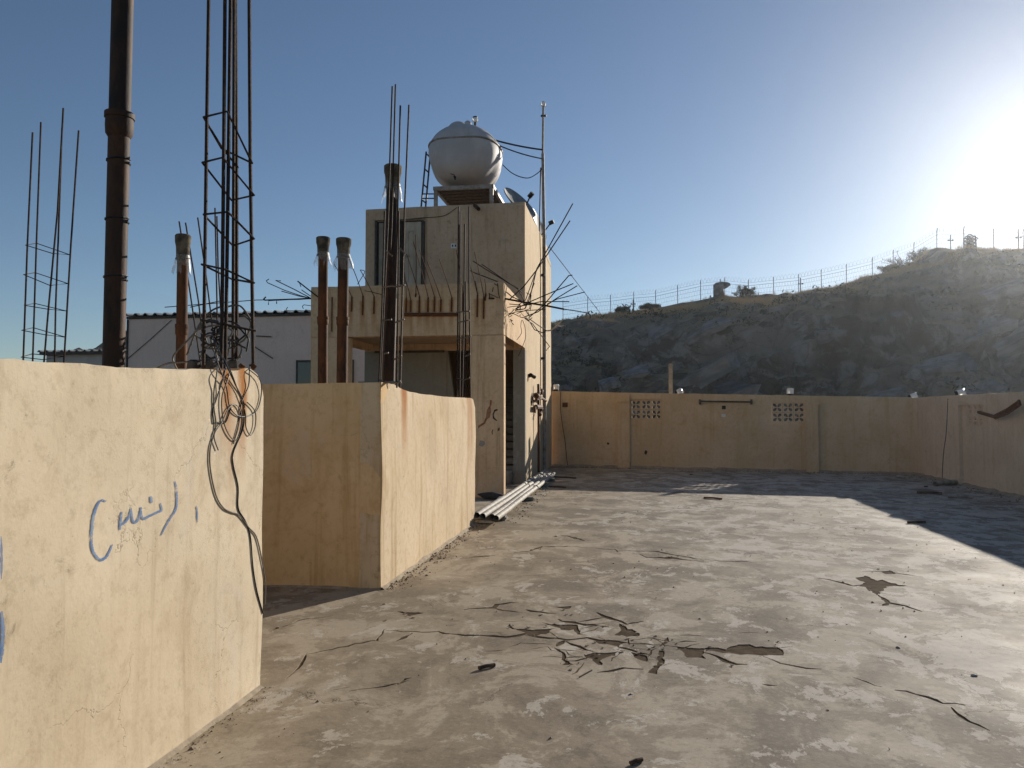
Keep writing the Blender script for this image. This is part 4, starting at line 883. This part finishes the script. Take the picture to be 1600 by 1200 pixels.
# ================================================================== SERVICES AND LOOSE THINGS
# valve set on the pipe down the tower side
vt = thing('valve_set', Vector((-2.2, 20.2, 1.2)), 'rusty pipe valves on the tower side wall above the pvc pipes', 'valve')
XV = TX1+.10
def xv(u, v, o=0): return pX(u, v, XV+o)
m = MB(); m.tube([xv(841, 600), xv(841.5, 650), xv(841.5, 738)], .03, 8); m.build('riser', M['pipe_rust'], vt)
for L, rd in [([(838, 624), (846, 622), (853, 626)], .035), ([(841, 613), (848, 611)], .03), ([(839, 635), (846, 638), (844, 648)], .045), ([(838, 619), (842, 619)], .07), ([(837, 636), (845, 636)], .06)]:
    m = MB(); m.tube([xv(*p, .02*i) for i, p in enumerate(L)], rd, 8); m.build('valve_body', M['pipe_rust'], vt)
for u, v in ((847, 612), (836, 640)):
    c = xv(u, v, .1); m = MB(); m.lathe([(.02, -.03), (.08, -.02), (.08, .02), (.02, .03)], c, (1, 0, 0), 10); m.build('hand_wheel', M['rebar_rust'], vt)
m = MB(); m.tube([pX(829, 586, TX1-.02), pX(829, 586, TX1+.05), pX(835, 589, TX1+.12)], .05, 8); setp(m.build('drain_stub', M['pipe_dark'], None, loc=pX(829, 586, TX1+.02)), 'short dark drain stub poking out of the tower side', 'pipe')
m = MB(); m.tube([pX(831, 626, TX1+.02), pX(831, 634, TX1+.02)], .02, 6); setp(m.build('door_bolt', M['rebar_rust'], None, loc=pX(831, 634, TX1+.02)), 'small iron bolt on the tower side beside the valves', 'bolt')

# pvc pipes laid on blocks along the tower
pl = [((745, 811), (852, 741), 'leftmost long pvc pipe lying beside the stair tower'), ((754, 813), (856, 743), 'second long pvc pipe from the tower'), ((769, 814), (861, 744), 'third long pvc pipe from the tower'), ((774, 816), (866, 745), 'outermost long pvc pipe farthest from the tower')]
ZP = .115
for k, (a, b, lb) in enumerate(pl):
    P0 = pZ(a[0], a[1]-6, ZP); P1 = pZ(b[0], b[1]-5, ZP); P1.x = min(P1.x, -1.75+.16*k); P1.y = min(P1.y, 22.4); P0.x = max(P0.x, XB+.02+.11*k)
    m = MB(); n = 12
    m.tube([P0.lerp(P1, i/n)+Vector((0, 0, .004*math.sin(i*1.1+k))) for i in range(n+1)], .042, 12, False)
    m.tube([P0.lerp(P1, i/n)+Vector((0, 0, .004*math.sin(i*1.1+k))) for i in range(n+1)], .036, 12, False)
    m.tube([P0.lerp(P1, .55), P0.lerp(P1, .575)], .049, 12)
    setp(m.build('pvc_pipe', M['pvc'], None, smooth=True, loc=P0), lb, 'pipe', 'pvc pipes by the tower')
def rubble(name, seed, loc, sc, mat, label, cat, group=None, rot=0, flat=.6):
    me = rock_mesh(seed, flat); me.materials.clear(); me.materials.append(mat); me.name = name
    o = bpy.data.objects.new(name, me); COL.objects.link(o); o.location = loc; o.scale = sc; o.rotation_euler.z = rot; return setp(o, label, cat, group)
for k, (u, v, lb) in enumerate([(757, 812, 'rough block under the near ends of the pvc pipes'), (806, 782, 'rough block under the middle of the pvc pipes'), (845, 752, 'rough block under the far ends of the pvc pipes')]):
    q = pZ(u, v); m = MB(); Mx = Matrix.Translation(q) @ Matrix.Rotation(.1*k, 4, 'Z'); m.box(-.3, .34, -.09, .09, .002, .068, 0, Mx, .02); setp(m.build('support_block', M['concrete'], None, loc=q), lb, 'block', 'blocks under the pvc pipes')
q = pZ(762, 818); rubble('plaster_chunk', 3, (q.x, q.y, .022), (.15, .09, .045), M['light_bit'], 'white chunk lying at the near end of the pvc pipes', 'rubble')
q = pZ(794, 757); bk = thing('bucket', (q.x-.05, q.y, 0), 'grey bucket in the tower side doorway', 'bucket')
m = MB(); m.lathe([(.11, .003), (.15, .30), (.16, .31), (.145, .31)], (q.x-.05, q.y, 0), (0, 0, 1), 18); m.build('pail', M['pvc'], bk, smooth=True); m = MB(); m.tube([Vector((q.x-.05+.155*math.cos(a), q.y, .30+.03*math.sin(a))) for a in [i*math.pi/8 for i in range(9)]], .006, 5); m.build('handle', M['metal_dark'], bk)
q = pZ(771, 779); rubble('rag', 9, (q.x, q.y-.15, .06), (.30, .13, .10), M['cloth'], 'crumpled dark rag at the foot of the porch pillar', 'rag', flat=.8)
q = pZ(778, 780); rubble('plastic_bottle', 10, (q.x+.1, q.y-.3, .05), (.09, .05, .05), M['lamp'], 'clear plastic scrap beside the dark rag', 'litter')

# lamps along the wall heads
def wlamp(u, v, fr, label, tilt=0):
    p = on_plane(u, v, fr, -.09); t = thing('wall_lamp', p, label, 'lamp', 'glass lamps on the parapet')
    ax = Vector((math.sin(tilt), -.2*abs(math.sin(tilt)), math.cos(tilt)))
    m = MB(); m.lathe([(.075, -.02), (.08, .02), (.07, .04)], p+Vector((0, 0, .01)), ax, 16); m.build('base', M['wire'], t, smooth=True)
    m = MB(); m.lathe([(.072, .035), (.088, .05), (.088, .16), (.078, .185), (.03, .19)], p+Vector((0, 0, .01)), ax, 18); m.build('glass_globe', M['lamp'], t, smooth=True)
    for k in range(6):
        a = k*math.pi/3; e1 = ax.orthogonal().normalized(); e2 = ax.cross(e1); o = (e1*math.cos(a)+e2*math.sin(a))*.092
        if k % 2 == 0: m = MB(); m.tube([p+ax*.04+o, p+ax*.16+o, p+ax*.205+o*.5], .005, 5); m.build('guard_wire', M['white_paint'], t)
wlamp(869, 611, frF, 'white glass lamp on the far wall nearest the tower'); wlamp(1057, 615, frF, 'tipped glass lamp beside the concrete post on the far wall', 1.1)
wlamp(1235, 618, frF, 'white glass lamp on the far wall above the right pierced blocks'); wlamp(1421, 622, frF, 'tilted glass lamp near the corner of the far wall', 1.25); wlamp(1494, 617, frR, 'glass lamp lying on the right wall above its pilaster', 1.3)
q = pY(1048, 620, 25.2); m = MB(); m.box(q.x-.06, q.x+.06, 25.1, 25.25, -7.4, pY(1048, 568, 25.2).z, 0, None, .01); setp(m.build('concrete_post', M['concrete'], None, loc=(q.x, 25.2, -7.4)), 'plain concrete post standing just behind the far wall', 'post')

# bits on the floor
def stick(u0, v0, u1, v1, rad, mat, name, label, cat, group=None, z=None, hollow=False):
    z = rad if z is None else z; a, b = pZ(u0, v0), pZ(u1, v1); a.z = b.z = z; m = MB(); mid = a.lerp(b, .5)+Vector((0, 0, rad*.3))
    m.tube([a, mid, b], rad, 10, not hollow)
    if hollow: m.tube([a, mid, b], rad*.85, 10, False)
    return setp(m.build(name, mat, None, smooth=hollow, loc=a), label, cat, group)
stick(1418, 818, 1446, 818, .018, M['wood'], 'stick', 'dark stick lying on the edge of the shadow at right', 'stick', 'sticks on the roof')
stick(748, 1047, 773, 1042, .012, M['wood'], 'twig', 'small bent twig on the floor in the foreground', 'stick', 'sticks on the roof')
q = pZ(748, 1047); 
stick(1461, 760, 1494, 757, .055, M['pvc'], 'pipe_offcut', 'grey pipe offcut by the far right corner', 'pipe', 'pipe offcuts on the roof', hollow=True); stick(1481, 778, 1519, 779, .035, M['pvc'], 'pipe_offcut', 'thin pipe offcut lying on the shaded floor near the right wall', 'pipe', 'pipe offcuts on the roof', hollow=True)
stick(1433, 771, 1472, 773, .025, M['wood'], 'stick', 'dark stick just in front of the grey pipe offcut', 'stick', 'sticks on the roof')
stick(866, 746, 900, 748, .018, M['wood'], 'stick', 'thin dark stick on the shaded floor beyond the pvc pipes', 'stick', 'sticks on the roof'); stick(858, 761, 884, 763, .018, M['wood'], 'stick', 'dark stick near the shadow edge by the pvc pipes', 'stick', 'sticks on the roof')
stick(1100, 779, 1128, 781, .018, M['brick'], 'rusty_strip', 'flat rusty strip on the sunlit edge of the far shadow', 'strip')
stick(985, 1196, 1003, 1190, .01, M['wood'], 'twig', 'tiny twig at the bottom edge of the picture', 'stick', 'sticks on the roof')
stick(905, 1059, 925, 1048, .004, M['wood'], 'twig', 'hair-thin twig lying among the cracked patches', 'stick', 'sticks on the roof')
for k, (u, v, s, mt, lb) in enumerate([(1336, 743, .09, 'light_bit', 'white rubble lump at the foot of the far wall'), (1350, 748, .06, 'concrete', 'grey rubble lump beside the white one at the far wall'), (1407, 746, .13, 'light_bit', 'flat pale slab scrap by the far right corner'), (1386, 752, .05, 'light_bit', 'small pale stone on the shaded floor near the corner'),
    (1447, 761, .07, 'dark', 'dark lump beside the grey pipe offcut'), (1505, 764, .08, 'light_bit', 'pale flat scrap beneath the right wall'), (1293, 1110, .010, 'wood', 'dark stone on the whitewashed floor in the right foreground'), (1323, 976, .009, 'wood', 'dark pebble in the middle of the right floor'), (1404, 1012, .022, 'light_bit', 'white plaster flake in the right foreground'), (1522, 1056, .022, 'light_bit', 'white plaster flake at the right picture edge'),
    (434, 982, .02, 'wood', 'brown crumb near the graffiti wall foot'), (869, 838, .035, 'light_bit', 'tiny white chip in front of the pvc pipes'), (1080, 742, .06, 'wood', 'brown scrap on the shaded floor below the left pierced blocks'), (600, 945, .02, 'wood', 'brown crumb at the ochre block corner'), (1201, 1001, .009, 'wood', 'dark pebble just above the largest brown patch')]):
    q = pZ(u, v); rubble('rubble_piece', 20+k, (q.x, q.y, s*.2), (s, s*.8, s*.5), M[mt], lb, 'rubble', 'loose rubble on the roof', k)
# grit swept against walls and scattered: uncountable
m = MB(); rr = random.Random(77)
def grit(x, y, s):
    b = [Vector((rr.uniform(-1, 1), rr.uniform(-1, 1), 0))*s for _ in range(3)]; m.add([Vector((x, y, .0005))+p for p in b]+[Vector((x, y, s*rr.uniform(.5, 1.1)))], [(0, 1, 3), (1, 2, 3), (2, 0, 3), (0, 2, 1)])
for i in range(1500): grit(rr.uniform(-2.1, 6.9), 2.5+(rr.random()**.7)*20, rr.choice([.004, .005, .007, .010, .014]))
for i in range(650): grit(XB+.02+abs(rr.gauss(0, .10)), rr.uniform(6.8, 11.4), rr.choice([.005, .008, .012, .018]))
for i in range(300): grit(XA+.02+abs(rr.gauss(0, .05)), rr.uniform(2.4, 4.3), rr.choice([.003, .005, .007]))
for i in range(900):
    s = rr.random(); x = PF0[0]+(PF1[0]-PF0[0])*s; y = PF0[1]+(PF1[1]-PF0[1])*s; grit(x, y-.05-abs(rr.gauss(0, .25)), rr.choice([.012, .02, .03]))
for i in range(500): grit(rr.uniform(-2.3, -1.6), rr.uniform(11.2, 17), rr.choice([.008, .015, .022]))
for i in range(500): y = rr.uniform(9, 21.7); grit(6.95+.02*(y-4)-.05-abs(rr.gauss(0, .2)), y, rr.choice([.01, .02, .03]))
setp(m.build('grit', simple('grit', (.12, .09, .065), (.3, .25, .19), 2, .95, 0, 0)), 'loose grit and crumbs scattered over the roof floor', 'grit', None, 'stuff')

# mortar fillet at the wall feet
def fillet(p0, p1, n, name, parent, w=.07):
    p0 = Vector((*p0, 0)); p1 = Vector((*p1, 0)); L = (p1-p0).length; K = max(4, int(L/.12)); vs = []; n = Vector(n)
    for i in range(K+1):
        q = p0.lerp(p1, i/K); a = w*(1+.6*noise.noise(Vector((i*.4, p0.x, 1)))); b = w*.7*(1+.6*noise.noise(Vector((i*.37, p0.y, 4)))); vs += [q+n*a+Vector((0, 0, -.004)), q+n*a*.45+Vector((0, 0, b*.4)), q-n*.02+Vector((0, 0, b))]
    m = MB(); m.add(vs, [(i*3+k, (i+1)*3+k, (i+1)*3+k+1, i*3+k+1) for i in range(K) for k in range(2)]); m.build(name, M['fill'], parent, smooth=True)
fillet((XA, 2.0), (XA, YA1+.0), (1, 0, 0), 'mortar_fillet', A, .03); fillet((XB, YB0), (XB, YB1), (1, 0, 0), 'mortar_fillet', B, .045)
fillet((XB, YB0), (-4.3, YB0), (0, -1, 0), 'mortar_fillet', B, .03); fillet(PF0, PF1, (-.187, -.98, 0), 'mortar_fillet', FWm, .1); fillet(PR0, PR1, (-1, 0, 0), 'mortar_fillet', RW, .1)

# ================================================================== NEIGHBOURING HOUSES
HY = 26.5; hx0 = pY(200, 560, HY).x; hz = pY(340, 493, HY).z
Hs = thing('pink_house', (hx0+4, HY+2, -7.5), 'pinkish house with corrugated roof behind the parapets at left', 'house', 'houses behind the roof')
MB().box(hx0, -3.4, HY, HY+5, -7.5, hz).build('wall', M['pink'], Hs)
def corr_roof(x0, x1, y0, y1, z0, z1, par, pitch=.38, amp=.035):
    m = MB(); n = int((x1-x0)/pitch)*6; vs = []
    prof = [0, 1, 1, .15, 0, 0]
    for i in range(n+1):
        x = x0+(x1-x0)*i/n; h = prof[i % 6]*amp*2
        for y, z in ((y0, z0), (y1, z1)): vs += [(x, y, z+h), (x, y, z+h-.03)]
    fs = []
    for i in range(n): a, b = i*4, (i+1)*4; fs += [(a, b, b+2, a+2), (a+1, a+3, b+3, b+1), (a, a+1, b+1, b), (a+2, b+2, b+3, a+3)]
    m.add(vs, fs); return m.build('roof', M['corr'], par)
corr_roof(hx0-.12, -3.3, HY-.15, HY+5.1, hz+.06, hz+.45, Hs)
MB().box(hx0-.06, -3.4, HY-.06, HY-.002, hz-.07, hz+.02).build('eave_board', M['metal_dark'], Hs)
MB().box(hx0-.05, hx0-.002, HY-.05, HY+.1, -2, hz-.08).build('corner_trim', M['metal_dark'], Hs)
a = pY(463, 600, HY); b = pY(553, 562, HY)
W = MB().box(a.x, b.x, HY-.05, HY-.004, .6, b.z).build('window', M['metal_dark'], Hs)
for k in range(3):
    x0 = a.x+.08+k*(b.x-a.x-.08)/3; MB().box(x0, x0+(b.x-a.x)/3-.10, HY-.058, HY-.051, .68, b.z-.08).build('pane', M['glass'], W)
m = MB(); m.tube(smooth_path([pY(u, v, HY-.03) for u, v in [(200, 560), (235, 530), (268, 500)]], 4), .012, 5); m.build('wall_cable', M['wire'], Hs)
for L in ([(395, 540), (426, 560)], [(400, 525), (424, 526)]): m = MB(); m.tube([pY(u, v, HY-.05) for u, v in L], .02, 5); m.build('wall_conduit', M['wire_grey'], Hs)
LY = 34; lx0 = pY(68, 560, LY).x; lz = pY(120, 551, LY).z
Lh = thing('low_house', (lx0+2, LY+2, -7.5), 'lower grey house with corrugated roof at the far left', 'house', 'houses behind the roof')
MB().box(lx0+.15, hx0-1.5, LY, LY+4, -7.5, lz).build('wall', M['white_house'], Lh); corr_roof(lx0-.1, hx0-1.4, LY-.3, LY+4.2, lz+.05, lz+.3, Lh); MB().box(lx0, hx0-1.5, LY-.28, LY-.2, lz-.1, lz+.04).build('eave_board', M['metal_dark'], Lh)

# ================================================================== ON THE HILL
def crest(u, Y0=96, Y1=128):
    """highest visible ground along the sight line column u"""
    best = None; q = ray(u, 600)
    for i in range(60):
        y = Y0+(Y1-Y0)*i/59; x = q.x/q.y*y; z = hill_z(x, y); e = (z-EYE)/y
        if best is None or e > best[0]: best = (e, x, y, z)
    return Vector(best[1:])
FN = thing('hill_fence', crest(1100)+Vector((0, 3, 0)), 'long wire fence with razor coil along the hill crest', 'fence')
us = [880, 918, 955, 991, 1025, 1060, 1096, 1134, 1171, 1211, 1250, 1286, 1325, 1366, 1399, 1432, 1468, 1512, 1558, 1605, 1650, 1700]
posts = []
for u in us:
    c = crest(u); c = c+Vector((c.x/c.y*1.5, 1.5, 0)); c.z = hill_z(c.x, c.y); posts.append(c)
    lx = .16*noise.noise(Vector((u*.7, 1, 1))); m = MB(); m.tube([c-Vector((0, 0, .5)), c+Vector((lx, 0, 2.5)), c+Vector((lx, -.25, 2.9))], .05, 6); m.build('post', M['fence'], FN)
for hh, rd in ((.3, .012), (.9, .012), (1.5, .012), (2.05, .022), (2.45, .014)):
    m = MB(); m.tube([p+Vector((0, 0, hh)) for p in posts], rd, 4); m.build('wire', M['fence'], FN)
# chain-link diagonals
m = MB()
for a, b in zip(posts, posts[1:]):
    n = 9
    for i in range(n):
        for s in (1, -1):
            t0 = i/n; t1 = (i+1.2)/n if i < n-1 else 1.0; z0, z1 = (.1, 2.0) if s > 0 else (2.0, .1); p, q = a.lerp(b, t0)+Vector((0, 0, z0)), a.lerp(b, t1)+Vector((0, 0, z1)); m.tube([p, q], .006, 3, False)
m.build('chain_link', M['fence'], FN)
m = MB(); P = []
for a, b in zip(posts, posts[1:]):
    n = 70
    for i in range(n): q = a.lerp(b, i/n); an = i/n*2*math.pi*7; P.append(q+Vector((0, -.2+.3*math.cos(an), 2.75+.3*math.sin(an))))
m.tube(P, .009, 3); m.build('razor_coil', M['fence'], FN)
def mast(u, v, label, arm=True):
    c = crest(u); c = c+Vector((c.x/c.y*.8, .8, 0)); c.z = hill_z(c.x, c.y); t = thing('hill_mast', c, label, 'mast', 'lamp masts on the hill crest'); top = pY(u, v, c.y)
    m = MB(); m.tube([c-Vector((0, 0, .4)), Vector((c.x, c.y, top.z))], .07, 6); m.build('pole', M['fence'], t)
    if arm:
        z = c.z+(top.z-c.z)*.62; m = MB(); m.tube([Vector((c.x-.28, c.y, z)), Vector((c.x+.28, c.y, z))], .05, 6); m.build('cross_arm', M['fence'], t)
        for s in (-.25, .25): m = MB(); m.box(c.x+s-.09, c.x+s+.09, c.y-.12, c.y+.06, z-.06, z+.13); m.build('lamp_head', M['fence'], t)
mast(1127, 436, 'lamp mast on the crest beside the overhanging rock'); mast(1490, 367, 'lamp mast on the crest left of the lattice tower'); mast(1597, 358, 'lamp mast on the crest at the right picture edge'); mast(1253, 434, 'short lamp mast on the middle of the hill crest'); mast(990, 468, 'lamp mast on the crest nearest the stair tower')
c = crest(1526); c = c+Vector((0, 1.0, 0)); c.z = hill_z(c.x, c.y); LT = thing('lattice_tower', c, 'small lattice guard tower on the crest under the sun glare', 'tower'); w = .52; h = pY(1526, 370, c.y).z-c.z
for sx in (-1, 1):
    for sy in (-1, 1): m = MB(); m.tube([c+Vector((sx*w, sy*w, -.5)), c+Vector((sx*w*.85, sy*w, h))], .09, 5); m.build('leg', M['fence'], LT)
for k in range(4):
    z0 = h*k/4; z1 = h*(k+1)/4
    for sy in (-1, 1): m = MB(); m.tube([c+Vector((-w, sy*w, z0)), c+Vector((w*.9, sy*w, z1))], .06, 4); m.tube([c+Vector((w, sy*w, z0)), c+Vector((-w*.9, sy*w, z1))], .06, 4); m.tube([c+Vector((-w, sy*w, z1)), c+Vector((w*.9, sy*w, z1))], .06, 4); m.build('brace', M['fence'], LT)
MB().box(c.x-w*.7, c.x+w*.7, c.y-w*.7, c.y+w*.7, c.z+.1, c.z+h*.55).build('cabin', M['concrete'], LT)
m = MB(); m.tube([c+Vector((-w, 0, h)), c+Vector((0, 0, h+.35)), c+Vector((.95, 0, h-.2)), c+Vector((.5, 0, h-.7))], .07, 5); m.build('arm', M['fence'], LT)
# overhanging rock on the crest
c = crest(1126); c = c+Vector((0, -.3, 0)); c.z = hill_z(c.x, c.y)+.35
prof = [(-1.0,-.6),(.75,-.6),(.55,.4),(.45,.75),(.75,.95),(1.3,1.05),(1.55,1.25),(1.45,1.55),(1.0,1.72),(.2,1.8),(-.5,1.7),(-.95,1.35),(-1.05,.6)]
m = MB(); n = len(prof); k = .9; rr = random.Random(4)
ring = []
for j, (dy, s) in enumerate([(-1.0, .72), (-.6, .95), (0, 1.0), (.6, .93), (1.0, .7)]): m.v += [c+Vector((x*s*k+rr.uniform(-.05, .05), dy, (z*s+(1-s)*.4)*k+rr.uniform(-.05, .05))) for x, z in prof]
m.f = [(j*n+i, j*n+(i+1) % n, (j+1)*n+(i+1) % n, (j+1)*n+i) for j in range(4) for i in range(n)]+[tuple(range(n))[::-1], tuple(4*n+i for i in range(n))]; m.m = [0]*len(m.f)
setp(m.build('balanced_rock', M['slab'], None, loc=c), 'beak-shaped overhanging rock standing out on the hill crest', 'rock')
def shrub(u, wid, hgt, label, seed, leafy=.5, dy=0):
    c = crest(u); c = c+Vector((0, dy, 0)); c.z = hill_z(c.x, c.y); t = thing('shrub', c, label, 'shrub', 'shrubs on the hill crest'); r = random.Random(seed); mb = MB(); ml = MB()
    c0 = c
    for i in range(46):
        c = c0+Vector((r.gauss(0, wid*.3), r.gauss(0, wid*.2), -.1)); a = r.uniform(0, 6.28); sp = r.uniform(.15, 1); tip = c+Vector((math.cos(a)*wid*sp, math.sin(a)*wid*.6*sp, hgt*r.uniform(.15, 1)*(1-.45*sp))); mid = c.lerp(tip, .5)+Vector((r.uniform(-.2, .2), 0, r.uniform(0, .3)))
        mb.tube([c-Vector((0, 0, .2)), mid, tip], [.05, .03, .012], 4)
        for k in range(7):
            q = mid.lerp(tip, r.uniform(.1, 1)); e = q+Vector((r.uniform(-.5, .5), r.uniform(-.4, .4), r.uniform(-.05, .45)))*hgt*.35; mb.tube([q, e], [.014, .006], 3, False)
            for z in range(int(8*leafy)):
                w = q.lerp(e, r.random())+Vector((r.gauss(0, .12), r.gauss(0, .12), r.gauss(0, .1))); d1 = Vector((r.gauss(0, 1), r.gauss(0, 1), r.gauss(0, 1))).normalized()*.10; d2 = d1.orthogonal().normalized()*.05; ml.add([w-d1, w+d2, w+d1, w-d2], [(0, 1, 2, 3)])
    mb.build('stems', M['bark'], t); setp(ml.build('foliage', M['leaf'], t), kind=None)
shrub(1168, 1.5, 1.7, 'rounded grey shrub right of the beak-shaped rock', 1, .7); shrub(1415, 2.4, 2.0, 'wide bare shrub on the crest where the hill steps up', 2, .2); shrub(1438, 2.2, 1.8, 'thin twiggy shrub next to the wide bare shrub', 3, .15); shrub(973, .9, 1.4, 'small dark shrub on the crest near the tower', 4, .8); shrub(1018, 1.3, 1.0, 'low dark shrub on the left crest', 5, 1); shrub(1395, 1.2, 1.0, 'small low shrub at the left of the wide bare shrub', 6, .8)
m = MB(); rr = random.Random(31)
for i in range(5200):
    u = rr.uniform(860, 1640); q = ray(u, 600); cl = noise.noise(Vector((u*.02, 7.7, 0))); y = rr.gauss(106, 4)+3*cl; x = q.x/q.y*y
    if noise.noise(Vector((x*.16, y*.22, 3))) < .03: continue
    z = hill_z(x, y)
    for b in range(7):
        dx, dy = rr.gauss(0, .22), rr.gauss(0, .22); h = rr.uniform(.25, .62); l = Vector((rr.gauss(0, .14), rr.gauss(0, .14), h)); p = Vector((x+dx, y+dy, z-.03)); m.add([p-Vector((.025, 0, 0)), p+Vector((.025, 0, 0)), p+l], [(0, 1, 2)])
setp(m.build('dry_grass', M['grass']), 'patches of golden dry grass on the upper hillside', 'grass', None, 'stuff')

# dark scrub growing in the joints of the slope: a mass nobody could count
m = MB(); rr = random.Random(41)
for i in range(1500):
    x = rr.uniform(-12, 75); y = rr.uniform(62, 108)
    if noise.noise(Vector((x*.07, y*.09, 8))) < -.02: continue
    z = hill_z(x, y); R0 = rr.choice([.3, .45, .6, .9])
    for b in range(16):
        p = Vector((x+rr.gauss(0, R0*.6), y+rr.gauss(0, R0*.6), z+abs(rr.gauss(0, R0*.45)))); d1 = Vector((rr.gauss(0, 1), rr.gauss(0, 1), rr.gauss(0, 1))).normalized()*R0*.28; d2 = d1.orthogonal().normalized()*R0*.14
        m.add([p-d1, p+d2, p+d1, p-d2], [(0, 1, 2, 3)])
setp(m.build('hillside_scrub', simple('scrub_leaf', (.045, .045, .02), (.10, .085, .045), .4, .95, 0, 0)), 'dark low scrub scattered over the shaded hillside', 'scrub', None, 'stuff')
# thin chips broken off the screed round the open patches
m = MB(); rr = random.Random(43)
for P in patches:
    g = [pZ(u, v) for u, v in P]
    for _ in range(4):
        q = rr.choice(g); x, y = q.x+rr.gauss(0, .09), q.y+rr.gauss(0, .13); s_ = rr.uniform(.006, .018); a0 = rr.uniform(0, 6.3); n = rr.choice([3, 4, 5]); tl = rr.uniform(-.15, .15)
        B_ = [Vector((x+math.cos(a0+6.283*i/n)*s_*rr.uniform(.6, 1), y+math.sin(a0+6.283*i/n)*s_*rr.uniform(.6, 1), .001+tl*.02*math.cos(a0+i)+.002)) for i in range(n)]
        T_ = [p+Vector((0, 0, .005)) for p in B_]; m.add(B_+T_, [tuple(range(n))[::-1], tuple(range(n, 2*n))]+[(i, (i+1) % n, n+(i+1) % n, n+i) for i in range(n)])
setp(m.build('screed_chips', simple('screed_chip', (.40, .34, .26), (.26, .21, .155), 3, .95, 0, .2)), 'thin broken cement chips lying around the cracked floor patches', 'chips', None, 'stuff')

# ================================================================== AIR
t = NT('haze_air'); t.n.remove(t.b)
pv = t.n.new('ShaderNodeVolumePrincipled'); pv.inputs['Color'].default_value = (.88, .93, 1.0, 1); pv.inputs['Density'].default_value = .00017; pv.inputs['Anisotropy'].default_value = .84
t.l.new(pv.outputs[0], t.out.inputs['Volume'])
setp(MB().box(-310, 330, -210, 340, -8.5, 36).build('haze', t.mat), 'thin sunlit haze in the air', 'haze', None, 'stuff')
